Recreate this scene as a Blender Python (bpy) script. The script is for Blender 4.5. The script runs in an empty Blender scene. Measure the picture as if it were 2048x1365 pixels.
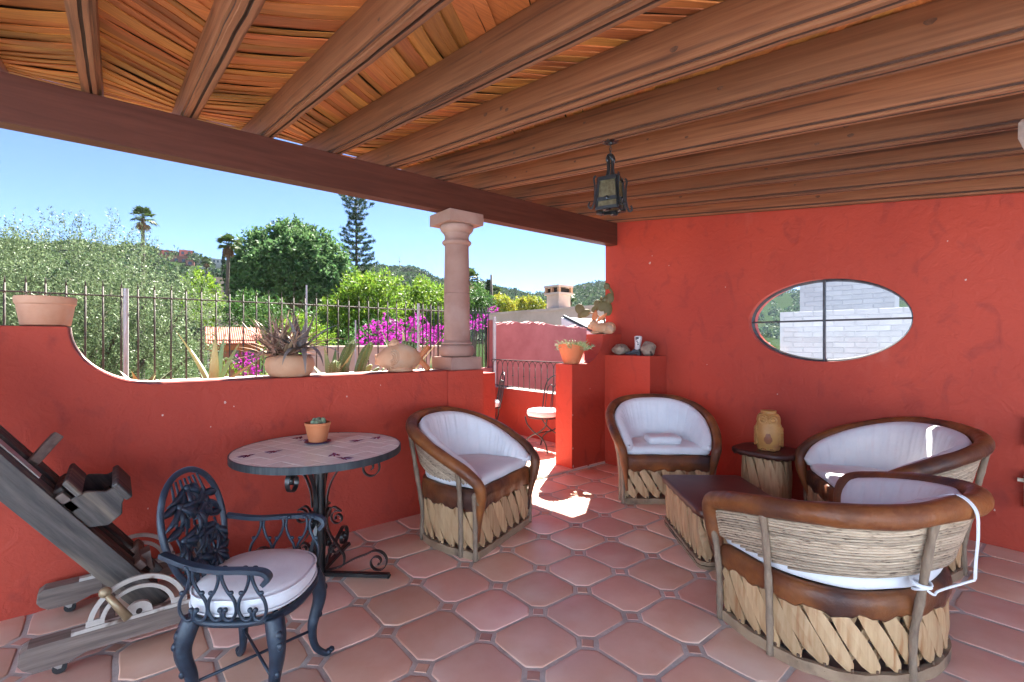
import bpy, math, random
import numpy as np
from mathutils import Vector, Matrix

R = math.radians
random.seed(7)
rng = np.random.default_rng(7)
scene = bpy.context.scene
COL = scene.collection

# ------------------------------------------------------------------ camera, sky, sun, exposure
CAM_H = 1.45
FX, FY = 0.63647, 0.77130                      # heading of the lens on the ground plane
cam_d = bpy.data.cameras.new('camera')
cam_d.sensor_width = 36.0
cam_d.lens = 36.0 * 961 / 2048
cam_d.clip_start = 0.05
cam_d.clip_end = 5000
cam = bpy.data.objects.new('camera', cam_d)
COL.objects.link(cam)
cam.location = (0, 0, CAM_H)
cam.rotation_euler = (R(90), 0, -math.atan2(FX, FY))
scene.camera = cam

SUN_AZ = math.atan2(0.82, 0.57)                # clockwise from +Y
SUN_EL = R(52.5)
world = bpy.data.worlds.new('World')
scene.world = world
world.use_nodes = True
wn = world.node_tree.nodes
wl = world.node_tree.links
sky = wn.new('ShaderNodeTexSky')
sky.sky_type = 'NISHITA'
sky.sun_disc = False
sky.sun_elevation = SUN_EL
sky.sun_rotation = SUN_AZ
sky.altitude = 1900
sky.air_density = 0.5
sky.dust_density = 0.0
sky.ozone_density = 3.2
wl.new(sky.outputs[0], wn['Background'].inputs[0])
wn['Background'].inputs[1].default_value = 0.05

sun_d = bpy.data.lights.new('sun', 'SUN')
sun_d.energy = 5.0
sun_d.angle = R(0.53)
sun_d.color = (1.0, 0.95, 0.87)
sun = bpy.data.objects.new('sun', sun_d)
COL.objects.link(sun)
to_sun = Vector((math.sin(SUN_AZ) * math.cos(SUN_EL), math.cos(SUN_AZ) * math.cos(SUN_EL), math.sin(SUN_EL)))
sun.rotation_euler = to_sun.to_track_quat('Z', 'Y').to_euler()
sun.location = (20, 20, 30)

scene.view_settings.view_transform = 'Standard'
scene.view_settings.look = 'None'
scene.view_settings.exposure = 3.0
scene.view_settings.gamma = 1.0
scene.render.engine = 'CYCLES'
scene.cycles.max_bounces = 8
scene.cycles.diffuse_bounces = 5
scene.cycles.transparent_max_bounces = 8
scene.cycles.use_denoising = True
scene.cycles.sample_clamp_indirect = 6


# ------------------------------------------------------------------ helpers
def V(*a):
    return Vector(a)


class MB:
    """collects vertices and faces, then links them as one mesh object"""
    def __init__(s):
        s.v = []; s.f = []; s.m = []

    def add(s, vs, fs, mi=0):
        o = len(s.v)
        s.v.extend([tuple(p) for p in vs])
        for f in fs:
            s.f.append(tuple(i + o for i in f)); s.m.append(mi)
        return s

    def box(s, x0, x1, y0, y1, z0, z1, mi=0):
        vs = [(x0, y0, z0), (x1, y0, z0), (x1, y1, z0), (x0, y1, z0), (x0, y0, z1), (x1, y0, z1), (x1, y1, z1), (x0, y1, z1)]
        return s.add(vs, [(0, 3, 2, 1), (4, 5, 6, 7), (0, 1, 5, 4), (1, 2, 6, 5), (2, 3, 7, 6), (3, 0, 4, 7)], mi)

    def obox(s, c, ax, ay, az, hx, hy, hz, mi=0):
        c = Vector(c); ax = Vector(ax).normalized(); ay = Vector(ay).normalized(); az = Vector(az).normalized()
        vs = []
        for k in (-1, 1):
            for (i, j) in ((-1, -1), (1, -1), (1, 1), (-1, 1)):
                vs.append(c + ax * hx * i + ay * hy * j + az * hz * k)
        return s.add(vs, [(0, 3, 2, 1), (4, 5, 6, 7), (0, 1, 5, 4), (1, 2, 6, 5), (2, 3, 7, 6), (3, 0, 4, 7)], mi)

    def bar(s, a, b, w, h, up=(0, 0, 1), mi=0):
        a = Vector(a); b = Vector(b); d = (b - a).normalized()
        side = d.cross(Vector(up))
        if side.length < 1e-4: side = d.cross(Vector((1, 0, 0)))
        side.normalize(); u = side.cross(d)
        return s.obox((a + b) / 2, side, d, u, w / 2, (b - a).length / 2, h / 2, mi)

    def rings(s, rings, cap=True, closed=False, mi=0):
        n = len(rings[0]); o = len(s.v)
        for r in rings: s.v.extend([tuple(p) for p in r])
        m = len(rings)
        for i in range(m if closed else m - 1):
            a = o + i * n; b = o + ((i + 1) % m) * n
            for j in range(n):
                k = (j + 1) % n
                s.f.append((a + j, a + k, b + k, b + j)); s.m.append(mi)
        if cap and not closed:
            s.f.append(tuple(o + j for j in range(n - 1, -1, -1))); s.m.append(mi)
            s.f.append(tuple(o + (m - 1) * n + j for j in range(n))); s.m.append(mi)
        return s

    def sweep(s, pts, section, ref=None, closed=False, scale=None, cap=True, mi=0):
        """section: list of (a, b) offsets along side and normal; ref fixes the normal side"""
        P = [Vector(p) for p in pts]; n = len(P); out = []
        t0 = (P[1] - P[0]).normalized()
        nrm = Vector(ref) if ref is not None else t0.orthogonal()
        for i in range(n):
            if closed: t = P[(i + 1) % n] - P[i - 1]
            elif i == 0: t = P[1] - P[0]
            elif i == n - 1: t = P[-1] - P[-2]
            else: t = P[i + 1] - P[i - 1]
            if t.length < 1e-9: t = t0
            t.normalize()
            if ref is not None: nn = Vector(ref)
            else: nn = nrm
            nn = nn - t * nn.dot(t)
            if nn.length < 1e-5: nn = t.orthogonal()
            nn.normalize(); nrm = nn
            sd = t.cross(nn)
            k = 1.0 if scale is None else scale[i]
            out.append([P[i] + sd * (a * k) + nn * (b * k) for a, b in section])
        return s.rings(out, cap, closed, mi)

    def tube(s, pts, rad, n=8, closed=False, cap=True, mi=0):
        sec = [(math.cos(2 * math.pi * j / n), math.sin(2 * math.pi * j / n)) for j in range(n)]
        m = len(pts)
        if not hasattr(rad, '__len__'): rad = [rad] * m
        return s.sweep(pts, sec, None, closed, rad, cap, mi)

    def ribbon(s, pts, w, t, side, mi=0):
        """flat iron strap: width w along the constant vector side, thickness t in the plane of the curve"""
        sec = [(-t / 2, -w / 2), (t / 2, -w / 2), (t / 2, w / 2), (-t / 2, w / 2)]
        return s.sweep(pts, sec, side, mi=mi)

    def lathe(s, prof, n=24, c=(0, 0, 0), sx=1, sy=1, mi=0, cap=True):
        return s.rings([[(c[0] + r * sx * math.cos(2 * math.pi * j / n), c[1] + r * sy * math.sin(2 * math.pi * j / n), c[2] + z)
                         for j in range(n)] for r, z in prof], cap, mi=mi)

    def blob(s, c, rx, ry, rz, n=14, m=9, rot=None, mi=0):
        rs = []
        for i in range(1, m):
            th = math.pi * i / m
            rs.append([(rx * math.sin(th) * math.cos(2 * math.pi * j / n), ry * math.sin(th) * math.sin(2 * math.pi * j / n), -rz * math.cos(th)) for j in range(n)])
        tmp = MB().rings(rs, True)
        M = rot if rot is not None else Matrix.Identity(3)
        return s.add([M @ Vector(p) + Vector(c) for p in tmp.v], tmp.f, mi)

    def prism(s, poly, y0, y1, plane='xz', mi=0):
        """extrude a 2-D polygon along the remaining axis"""
        n = len(poly)
        def mk(p, d):
            if plane == 'xz': return (p[0], d, p[1])
            if plane == 'yz': return (d, p[0], p[1])
            return (p[0], p[1], d)
        vs = [mk(p, y0) for p in poly] + [mk(p, y1) for p in poly]
        fs = [tuple(range(n - 1, -1, -1)), tuple(range(n, 2 * n))] + [(i, (i + 1) % n, n + (i + 1) % n, n + i) for i in range(n)]
        return s.add(vs, fs, mi)

    def xform(s, M):
        s.v = [tuple(M @ Vector(p)) for p in s.v]; return s

    def mesh(s, name, mats, smooth=False, angle=None, bevel=None):
        me = bpy.data.meshes.new(name)
        me.from_pydata(s.v, [], s.f)
        if not isinstance(mats, (list, tuple)): mats = [mats]
        for m in mats: me.materials.append(m)
        if len(mats) > 1: me.polygons.foreach_set('material_index', s.m)
        import bmesh
        bm = bmesh.new(); bm.from_mesh(me)
        bmesh.ops.recalc_face_normals(bm, faces=bm.faces)
        if bevel:
            es = [e for e in bm.edges if len(e.link_faces) == 2 and e.calc_face_angle(0) > R(35)]
            bmesh.ops.bevel(bm, geom=es, offset=bevel[0], segments=bevel[1] if len(bevel) > 1 else 1, affect='EDGES', profile=0.7)
        if smooth:
            for f in bm.faces: f.smooth = True
            if angle:
                for e in bm.edges:
                    if len(e.link_faces) == 2 and e.calc_face_angle(0) > R(angle): e.smooth = False
        bm.to_mesh(me); bm.free(); me.update()
        return me

    def build(s, name, mats, parent=None, smooth=False, angle=None, bevel=None, loc=None, rot=None):
        return link(name, s.mesh(name, mats, smooth, angle, bevel), parent, loc, rot)


def link(name, me, parent=None, loc=None, rot=None):
    o = bpy.data.objects.new(name, me)
    COL.objects.link(o)
    if parent is not None: o.parent = parent
    if loc is not None: o.location = loc
    if rot is not None: o.rotation_euler = rot
    return o


def tag(o, label, cat, group=None, kind=None):
    if label: o['label'] = label
    if cat: o['category'] = cat
    if group: o['group'] = group
    if kind: o['kind'] = kind
    return o


def thing(name, label, cat, loc=(0, 0, 0), rz=0.0, group=None):
    o = bpy.data.objects.new(name, None)
    o.empty_display_size = 0.1
    COL.objects.link(o)
    o.location = loc; o.rotation_euler = (0, 0, rz)
    return tag(o, label, cat, group)


def structure(o, label=None):
    o['kind'] = 'structure'
    if label: o['label'] = label
    return o


def copy_tree(o, parent=None):
    c = o.copy(); COL.objects.link(c)
    if parent is not None: c.parent = parent
    for ch in list(o.children): copy_tree(ch, c)
    return c


def crspline(P, n=8, closed=False):
    """Catmull-Rom through the points"""
    P = [Vector(p) for p in P]
    Q = [2 * P[0] - P[1]] + P + [2 * P[-1] - P[-2]]
    out = []
    for i in range(1, len(Q) - 2):
        a, b, c, d = Q[i - 1], Q[i], Q[i + 1], Q[i + 2]
        for k in range(n):
            t = k / n
            out.append(0.5 * ((2 * b) + (c - a) * t + (2 * a - 5 * b + 4 * c - d) * t * t + (3 * b - a - 3 * c + d) * t ** 3))
    out.append(Q[-2])
    return out


def lerp(a, b, t):
    return a + (b - a) * t


def sample(arr, t):
    """value at t in 0..1 along a list"""
    x = max(0.0, min(1.0, t)) * (len(arr) - 1); i = min(int(x), len(arr) - 2)
    return lerp(arr[i], arr[i + 1], x - i)


def spiral(c, r0, r1, a0, turns, n=22):
    """2-D curl from radius r0 to r1"""
    return [(c[0] + lerp(r0, r1, i / n) * math.cos(a0 + turns * 2 * math.pi * i / n),
             c[1] + lerp(r0, r1, i / n) * math.sin(a0 + turns * 2 * math.pi * i / n)) for i in range(n + 1)]


def ground_dir(u, d):
    """a point d metres out in front of the lens along the bearing of column u of the photograph, on the ground plane"""
    r = (u - 1024) / 961
    return (d * (FX + r * FY), d * (FY - r * FX))


def zat(v, d):
    return CAM_H + (682 - v) * d / 961
# ------------------------------------------------------------------ materials
def nodes_of(name):
    m = bpy.data.materials.new(name); m.use_nodes = True
    nt = m.node_tree
    return m, nt.nodes, nt.links, nt.nodes['Principled BSDF']


def rgba(c):
    return (c[0], c[1], c[2], 1)


def mk(name, c1, c2=None, rough=0.6, scale=6, stretch=(1, 1, 1), detail=6, lo=0.35, hi=0.65, bump=0.0, bscale=None, bstretch=None,
       bdist=0.01, orand=0.0, irand=0.0, metal=0.0, spec=0.5, c3=None, s3=2.0, lo3=0.55, hi3=0.7, distort=0.0, trans=0.0, hue=0.0, coat=0.0, sheen=0.0):
    m, N, L, B = nodes_of(name)
    tc = N.new('ShaderNodeTexCoord'); oi = N.new('ShaderNodeObjectInfo')
    add = N.new('ShaderNodeVectorMath'); add.operation = 'ADD'
    mul = N.new('ShaderNodeVectorMath'); mul.operation = 'SCALE'; mul.inputs[0].default_value = (17.3, 9.1, 23.7)
    L.new(oi.outputs['Random'], mul.inputs['Scale'])
    L.new(tc.outputs['Object'], add.inputs[0]); L.new(mul.outputs[0], add.inputs[1])
    mp = N.new('ShaderNodeMapping'); mp.inputs['Scale'].default_value = stretch
    L.new(add.outputs[0], mp.inputs[0])
    col = None
    if c2 is not None:
        nz = N.new('ShaderNodeTexNoise'); nz.inputs['Scale'].default_value = scale; nz.inputs['Detail'].default_value = detail
        nz.inputs['Distortion'].default_value = distort; nz.inputs['Roughness'].default_value = 0.62
        L.new(mp.outputs[0], nz.inputs['Vector'])
        rp = N.new('ShaderNodeValToRGB'); rp.color_ramp.elements[0].position = lo; rp.color_ramp.elements[1].position = hi
        rp.color_ramp.elements[0].color = rgba(c1); rp.color_ramp.elements[1].color = rgba(c2)
        L.new(nz.outputs['Fac'], rp.inputs[0]); col = rp.outputs[0]
    else:
        cc = N.new('ShaderNodeRGB'); cc.outputs[0].default_value = rgba(c1); col = cc.outputs[0]
    if c3 is not None:
        nz3 = N.new('ShaderNodeTexNoise'); nz3.inputs['Scale'].default_value = s3; nz3.inputs['Detail'].default_value = 5
        L.new(mp.outputs[0], nz3.inputs['Vector'])
        r3 = N.new('ShaderNodeMapRange'); r3.inputs[1].default_value = lo3; r3.inputs[2].default_value = hi3
        L.new(nz3.outputs['Fac'], r3.inputs[0])
        mx = N.new('ShaderNodeMix'); mx.data_type = 'RGBA'
        L.new(r3.outputs[0], mx.inputs['Factor']); L.new(col, mx.inputs[6]); mx.inputs[7].default_value = rgba(c3)
        col = mx.outputs[2]
    if orand or irand or hue:
        hs = N.new('ShaderNodeHueSaturation')
        src = oi.outputs['Random']; amt = orand
        if irand:
            ge = N.new('ShaderNodeNewGeometry'); src = ge.outputs['Random Per Island']; amt = irand
        mr = N.new('ShaderNodeMapRange'); mr.inputs[3].default_value = 1 - amt; mr.inputs[4].default_value = 1 + amt
        L.new(src, mr.inputs[0]); L.new(mr.outputs[0], hs.inputs['Value'])
        if hue:
            fr = N.new('ShaderNodeMath'); fr.operation = 'MULTIPLY'; fr.inputs[1].default_value = 7.31
            f2 = N.new('ShaderNodeMath'); f2.operation = 'FRACT'
            mh = N.new('ShaderNodeMapRange'); mh.inputs[3].default_value = 0.5 - hue; mh.inputs[4].default_value = 0.5 + hue
            L.new(src, fr.inputs[0]); L.new(fr.outputs[0], f2.inputs[0]); L.new(f2.outputs[0], mh.inputs[0]); L.new(mh.outputs[0], hs.inputs['Hue'])
        L.new(col, hs.inputs['Color']); col = hs.outputs[0]
    L.new(col, B.inputs['Base Color'])
    B.inputs['Roughness'].default_value = rough
    B.inputs['Metallic'].default_value = metal
    B.inputs['Specular IOR Level'].default_value = spec
    if coat: B.inputs['Coat Weight'].default_value = coat
    if sheen: B.inputs['Sheen Weight'].default_value = sheen
    if bump:
        mb = N.new('ShaderNodeMapping'); mb.inputs['Scale'].default_value = bstretch or stretch
        L.new(add.outputs[0], mb.inputs[0])
        nb = N.new('ShaderNodeTexNoise'); nb.inputs['Scale'].default_value = bscale or scale; nb.inputs['Detail'].default_value = 8
        nb.inputs['Roughness'].default_value = 0.6
        L.new(mb.outputs[0], nb.inputs['Vector'])
        bp = N.new('ShaderNodeBump'); bp.inputs['Strength'].default_value = bump; bp.inputs['Distance'].default_value = bdist
        L.new(nb.outputs['Fac'], bp.inputs['Height']); L.new(bp.outputs[0], B.inputs['Normal'])
    if trans:
        out = N['Material Output']
        tr = N.new('ShaderNodeBsdfTranslucent'); L.new(col, tr.inputs['Color'])
        ms = N.new('ShaderNodeMixShader'); ms.inputs[0].default_value = trans
        L.new(B.outputs[0], ms.inputs[1]); L.new(tr.outputs[0], ms.inputs[2]); L.new(ms.outputs[0], out.inputs[0])
    return m


RED = (0.43, 0.053, 0.027)
def stucco(name, ca, cb, cc_, cd):
    """hand-trowelled painted plaster: broad fading, fine mottling, swept trowel relief"""
    m, N, L, B = nodes_of(name)
    tc = N.new('ShaderNodeTexCoord')
    def noise(sc, det=6, st=(1, 1, 1), dis=0.0):
        mp = N.new('ShaderNodeMapping'); mp.inputs['Scale'].default_value = st; L.new(tc.outputs['Object'], mp.inputs[0])
        n_ = N.new('ShaderNodeTexNoise'); n_.inputs['Scale'].default_value = sc; n_.inputs['Detail'].default_value = det; n_.inputs['Distortion'].default_value = dis
        L.new(mp.outputs[0], n_.inputs['Vector']); return n_.outputs['Fac']
    def mixc(fac, lo, hi, a, b_):
        r_ = N.new('ShaderNodeMapRange'); r_.inputs[1].default_value = lo; r_.inputs[2].default_value = hi; L.new(fac, r_.inputs[0])
        x = N.new('ShaderNodeMix'); x.data_type = 'RGBA'; L.new(r_.outputs[0], x.inputs['Factor'])
        for k, c in ((6, a), (7, b_)):
            if isinstance(c, tuple): x.inputs[k].default_value = rgba(c)
            else: L.new(c, x.inputs[k])
        return x.outputs[2]
    c = mixc(noise(0.9, 4), .35, .65, ca, cb)
    c = mixc(noise(7, 8, (1, 1, .6), 1.0), .55, .78, c, cc_)
    c = mixc(noise(3.0, 9, (1, 1, .35)), .66, .80, c, cd)
    L.new(c, B.inputs['Base Color']); B.inputs['Roughness'].default_value = .68; B.inputs['Specular IOR Level'].default_value = .35
    ad = N.new('ShaderNodeMath'); ad.operation = 'MULTIPLY_ADD'; ad.inputs[1].default_value = .35
    L.new(noise(55, 6), ad.inputs[0]); L.new(noise(9, 7, (1, 1, 1), 1.5), ad.inputs[2])
    bp = N.new('ShaderNodeBump'); bp.inputs['Strength'].default_value = .5; bp.inputs['Distance'].default_value = .014
    L.new(ad.outputs[0], bp.inputs['Height']); L.new(bp.outputs[0], B.inputs['Normal'])
    return m
m_red = stucco('red_stucco', RED, (0.355, 0.040, 0.022), (0.27, 0.034, 0.022), (0.45, 0.085, 0.055))
m_chip = mk('bare_plaster', (0.62, 0.50, 0.44), (0.5, 0.3, 0.25), rough=0.9, scale=60)
m_rose = mk('faded_rose_stucco', (0.42, 0.13, 0.13), (0.33, 0.09, 0.09), rough=0.85, scale=2.5, bump=0.35, bscale=30, bdist=0.006)
m_lime = mk('limewashed_edge', (0.5, 0.40, 0.37), (0.42, 0.26, 0.23), rough=0.85, scale=9, bump=0.4, bscale=40)
m_beige = mk('beige_plaster', (0.55, 0.44, 0.37), (0.44, 0.34, 0.28), rough=0.85, scale=1.5, bump=0.3, bscale=22, c3=(0.34, 0.27, 0.23), s3=0.6, lo3=0.58, hi3=0.8)
m_grout = mk('grout', (0.56, 0.50, 0.46), (0.46, 0.41, 0.375), rough=0.9, scale=40, bump=0.5, bscale=120, bdist=0.003, c3=(0.36, 0.31, 0.28), s3=6)
m_tile = mk('terracotta_tile', (0.70, 0.43, 0.335), (0.65, 0.37, 0.275), rough=0.38, scale=5, orand=0.13, hue=0.012, bump=0.10, bscale=18, bdist=0.004, c3=(0.73, 0.52, 0.43), s3=3.2, lo3=0.48, hi3=0.75, spec=0.5)
m_insert = mk('terracotta_insert', (0.55, 0.33, 0.25), (0.48, 0.26, 0.19), rough=0.5, scale=9, orand=0.16, hue=0.012)
m_rafter = mk('stained_pine', (0.165, 0.062, 0.028), (0.285, 0.120, 0.056), rough=0.6, scale=3.0, stretch=(20, 0.55, 20), detail=10, distort=0.12, lo=0.3, hi=0.7, bump=0.25, bscale=60, bstretch=(5, 3, 5), bdist=0.004, orand=0.22, spec=0.3, c3=(0.085, 0.036, 0.022), s3=1.4, lo3=0.58, hi3=0.72)
m_beam = mk('dark_stained_beam', (0.070, 0.019, 0.011), (0.105, 0.030, 0.017), rough=0.55, scale=3, stretch=(0.6, 9, 9), detail=9, distort=0.5, bump=0.10, bscale=30, bstretch=(0.5, 9, 9), bdist=0.003, spec=0.25, c3=(0.055, 0.016, 0.010), s3=0.5, lo3=0.62, hi3=0.72)
m_groove_shade = mk('painted_groove_shade', (0.045, 0.017, 0.009), (0.07, 0.027, 0.014), rough=0.7, scale=20)  # dark tone painted into the grooves so they read as shaded
m_knot = mk('knot', (0.075, 0.032, 0.019), (0.15, 0.065, 0.036), rough=0.6, scale=50)
m_shingle = mk('split_cedar', (0.56, 0.215, 0.055), (0.40, 0.14, 0.036), rough=0.55, scale=5, stretch=(0.9, 14, 14), detail=8, bump=0.35, bscale=5, bstretch=(0.9, 30, 30), bdist=0.004, orand=0.30, hue=0.014)
m_deck = mk('roof_felt', (0.03, 0.02, 0.015), (0.05, 0.03, 0.02), rough=0.9, scale=8)
m_stone = mk('rose_cantera_stone', (0.34, 0.195, 0.150), (0.275, 0.148, 0.115), rough=0.8, scale=5, bump=0.25, bscale=60, bdist=0.003, c3=(0.40, 0.26, 0.21), s3=2.0)
m_terra = mk('terracotta_pot', (0.52, 0.235, 0.13), (0.60, 0.32, 0.20), rough=0.8, scale=6, bump=0.2, bscale=40, bdist=0.003, c3=(0.46, 0.34, 0.26), s3=4, lo3=0.56, hi3=0.72)
m_terra2 = mk('pale_terracotta', (0.48, 0.245, 0.13), (0.54, 0.31, 0.185), rough=0.8, scale=8, bump=0.2, bscale=45, bdist=0.003, c3=(0.46, 0.33, 0.23), s3=5, lo3=0.55, hi3=0.7)
m_orange = mk('orange_clay', (0.55, 0.19, 0.075), (0.50, 0.16, 0.06), rough=0.75, scale=7, bump=0.15, bscale=50, bdist=0.002)
m_soil = mk('soil', (0.10, 0.07, 0.05), (0.16, 0.12, 0.09), rough=0.95, scale=20, bump=0.8, bscale=30, bdist=0.02)
m_leather = mk('pigskin', (0.26, 0.088, 0.024), (0.13, 0.038, 0.015), rough=0.45, scale=5.0, detail=10, lo=0.36, hi=0.66, bump=0.6, bscale=22, bdist=0.010, c3=(0.050, 0.022, 0.018), s3=2.8, lo3=0.46, hi3=0.66, spec=0.35)
m_leather_d = mk('dark_pigskin', (0.070, 0.022, 0.015), (0.045, 0.015, 0.012), rough=0.42, scale=6, bump=0.15, bscale=30, bdist=0.004, c3=(0.19, 0.06, 0.022), s3=3, lo3=0.6, hi3=0.78)
m_reed = mk('reed', (0.47, 0.36, 0.255), (0.33, 0.24, 0.16), rough=0.7, scale=7, stretch=(3, 3, 20), detail=7, orand=0.28, bump=0.3, bscale=30, bdist=0.003, c3=(0.12, 0.08, 0.055), s3=7, lo3=0.60, hi3=0.68)
m_slat = mk('cedar_slat', (0.53, 0.35, 0.19), (0.42, 0.255, 0.125), rough=0.65, scale=4, stretch=(12, 12, 1.0), detail=8, orand=0.15, bump=0.2, bscale=6, bstretch=(20, 20, 1), bdist=0.003, c3=(0.34, 0.155, 0.06), s3=3.0, lo3=0.53, hi3=0.70)
m_bark = mk('bark_post', (0.30, 0.215, 0.145), (0.19, 0.13, 0.09), rough=0.85, scale=14, stretch=(3, 3, 0.8), detail=8, bump=0.9, bscale=26, bstretch=(2, 2, 0.6), bdist=0.008, orand=0.15)
m_hoop = mk('hoop_wood', (0.34, 0.235, 0.145), (0.22, 0.14, 0.085), rough=0.75, scale=6, detail=8, bump=0.3, bscale=20, c3=(0.10, 0.065, 0.045), s3=5, lo3=0.56, hi3=0.68, orand=0.15)
m_dark = mk('dark_inside', (0.03, 0.02, 0.015), rough=0.9)
m_twine = mk('rawhide_tie', (0.09, 0.05, 0.03), (0.16, 0.09, 0.05), rough=0.6, scale=30)
m_fabric = mk('white_canvas', (0.74, 0.75, 0.77), (0.66, 0.67, 0.70), rough=0.85, scale=5, bump=0.35, bscale=11, bdist=0.014, sheen=0.15)
m_tiletop = mk('glazed_cream_tile', (0.74, 0.84, 0.78), (0.67, 0.77, 0.70), rough=0.16, scale=6, orand=0.08, spec=0.5)
m_cobalt = mk('cobalt_glaze', (0.025, 0.022, 0.10), (0.03, 0.03, 0.16), rough=0.2, scale=40)
m_grey_grout = mk('pale_grout', (0.45, 0.42, 0.37), rough=0.8)
m_band = mk('zinc_band', (0.030, 0.038, 0.045), (0.075, 0.085, 0.09), rough=0.5, scale=30, stretch=(1, 1, 0.05), lo=0.45, hi=0.7, metal=0.5)
m_black = mk('black_iron', (0.007, 0.0075, 0.008), (0.013, 0.0135, 0.015), rough=0.32, scale=20, bump=0.08, bscale=60, bdist=0.002, spec=0.6)
m_cast = mk('blue_grey_cast_metal', (0.012, 0.022, 0.038), (0.022, 0.038, 0.060), rough=0.4, scale=16, bump=0.35, bscale=60, bdist=0.003, c3=(0.05, 0.075, 0.10), s3=14, lo3=0.60, hi3=0.78, metal=0.1)
m_rust = mk('rusty_iron', (0.028, 0.021, 0.018), (0.055, 0.036, 0.027), rough=0.7, scale=18, bump=0.3, bscale=60, bdist=0.002)
m_steel = mk('dark_grey_steel', (0.035, 0.035, 0.04), (0.06, 0.06, 0.065), rough=0.5, scale=20)
m_galv = mk('grey_pipe', (0.45, 0.44, 0.46), (0.36, 0.35, 0.36), rough=0.5, scale=6, metal=0.3)
m_oldwood = mk('weathered_wood', (0.115, 0.100, 0.092), (0.055, 0.047, 0.045), rough=0.75, scale=4, stretch=(1.0, 8, 8), detail=9, bump=0.4, bscale=8, bstretch=(1, 14, 14), bdist=0.004, c3=(0.21, 0.17, 0.13), s3=2.4, lo3=0.56, hi3=0.74, orand=0.12)
m_mast = mk('weathered_mast_wood', (0.098, 0.083, 0.072), (0.036, 0.031, 0.030), rough=0.75, scale=4, stretch=(9, 9, 0.8), detail=9, bump=0.4, bscale=8, bstretch=(14, 14, 1), bdist=0.004, c3=(0.21, 0.165, 0.12), s3=1.6, lo3=0.56, hi3=0.74, orand=0.14)
m_oldwood2 = mk('weathered_foot', (0.23, 0.175, 0.145), (0.13, 0.095, 0.08), rough=0.8, scale=4, stretch=(0.8, 10, 10), detail=9, bump=0.4, bscale=8, bstretch=(1, 14, 14), bdist=0.004, c3=(0.11, 0.085, 0.07), s3=2.2, lo3=0.55, hi3=0.7)
m_whiteiron = mk('chipped_white_iron', (0.52, 0.48, 0.43), (0.42, 0.37, 0.32), rough=0.55, scale=10, bump=0.2, bscale=50, bdist=0.003, c3=(0.13, 0.075, 0.05), s3=11, lo3=0.58, hi3=0.68)
m_brass = mk('tarnished_brass', (0.40, 0.31, 0.18), (0.30, 0.22, 0.13), rough=0.4, scale=14, metal=0.4)
m_rubber = mk('black_rubber', (0.02, 0.02, 0.022), rough=0.6)
m_tin = mk('tin_plate', (0.50, 0.47, 0.43), (0.38, 0.34, 0.30), rough=0.45, scale=9, metal=0.5)
m_owl = mk('ochre_clay', (0.50, 0.26, 0.075), (0.42, 0.19, 0.05), rough=0.5, scale=7, bump=0.35, bscale=24, bdist=0.004, c3=(0.33, 0.12, 0.06), s3=5, lo3=0.55, hi3=0.7)
m_owl_d = mk('brown_clay', (0.30, 0.115, 0.055), (0.24, 0.085, 0.04), rough=0.5, scale=20)
m_rock = mk('pitted_stone', (0.34, 0.27, 0.20), (0.20, 0.15, 0.11), rough=0.9, scale=12, bump=1.0, bscale=14, bdist=0.03, c3=(0.06, 0.045, 0.035), s3=9, lo3=0.60, hi3=0.66)
m_bootb = mk('black_boot_glaze', (0.035, 0.038, 0.045), (0.06, 0.065, 0.075), rough=0.4, scale=12)
m_bootw = mk('white_boot_glaze', (0.62, 0.62, 0.60), (0.5, 0.5, 0.5), rough=0.4, scale=12)
m_white = mk('white_paint', (0.78, 0.78, 0.79), (0.70, 0.70, 0.72), rough=0.7, scale=4, bump=0.1, bscale=30, orand=0.05)
m_fill_wall = mk('pale_blue_fill', (0.56, 0.72, 0.93), (0.53, 0.68, 0.89), rough=0.8, scale=2)  # for the added bounce walls; the blue stands in for skylight
m_brick_w = mk('whitewashed_brick', (0.41, 0.42, 0.45), (0.36, 0.37, 0.40), rough=0.8, scale=6, orand=0.08, bump=0.3, bscale=30)
m_fill_wall_b = mk('grey_blue_fill', (0.22, 0.31, 0.43), (0.20, 0.28, 0.40), rough=0.8, scale=2)  # duller colour for an added bounce wall, unused
m_fill_paving = mk('pale_fill_paving', (0.64, 0.63, 0.61), (0.58, 0.57, 0.55), rough=0.8, scale=3)  # for the added, unseen paving that bounces sunlight
m_cream = mk('cream_plastic', (0.62, 0.56, 0.44), rough=0.45)
m_palewood = mk('pale_limed_wood', (0.50, 0.40, 0.34), (0.42, 0.33, 0.28), rough=0.7, scale=4, stretch=(1, 10, 10), bump=0.2, bscale=10)
m_glassy = None


def glass_mat(name, tint=(1, 1, 1), rough=0.0, alpha=0.9):
    m, N, L, B = nodes_of(name)
    out = N['Material Output']
    tr = N.new('ShaderNodeBsdfTransparent'); tr.inputs[0].default_value = rgba(tint)
    gl = N.new('ShaderNodeBsdfGlossy'); gl.inputs['Roughness'].default_value = rough
    fr = N.new('ShaderNodeFresnel'); fr.inputs[0].default_value = 1.45
    ms = N.new('ShaderNodeMixShader')
    L.new(fr.outputs[0], ms.inputs[0]); L.new(tr.outputs[0], ms.inputs[1]); L.new(gl.outputs[0], ms.inputs[2]); L.new(ms.outputs[0], out.inputs[0])
    return m


m_pane = glass_mat('window_glass', (0.93, 0.96, 0.97))
m_lampglass = mk('amber_seedy_glass', (0.26, 0.215, 0.12), (0.15, 0.12, 0.06), rough=0.15, scale=30, bump=0.6, bscale=60, trans=0.55)
m_skylight = mk('far_window_glass', (0.05, 0.07, 0.09), rough=0.1)

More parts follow.
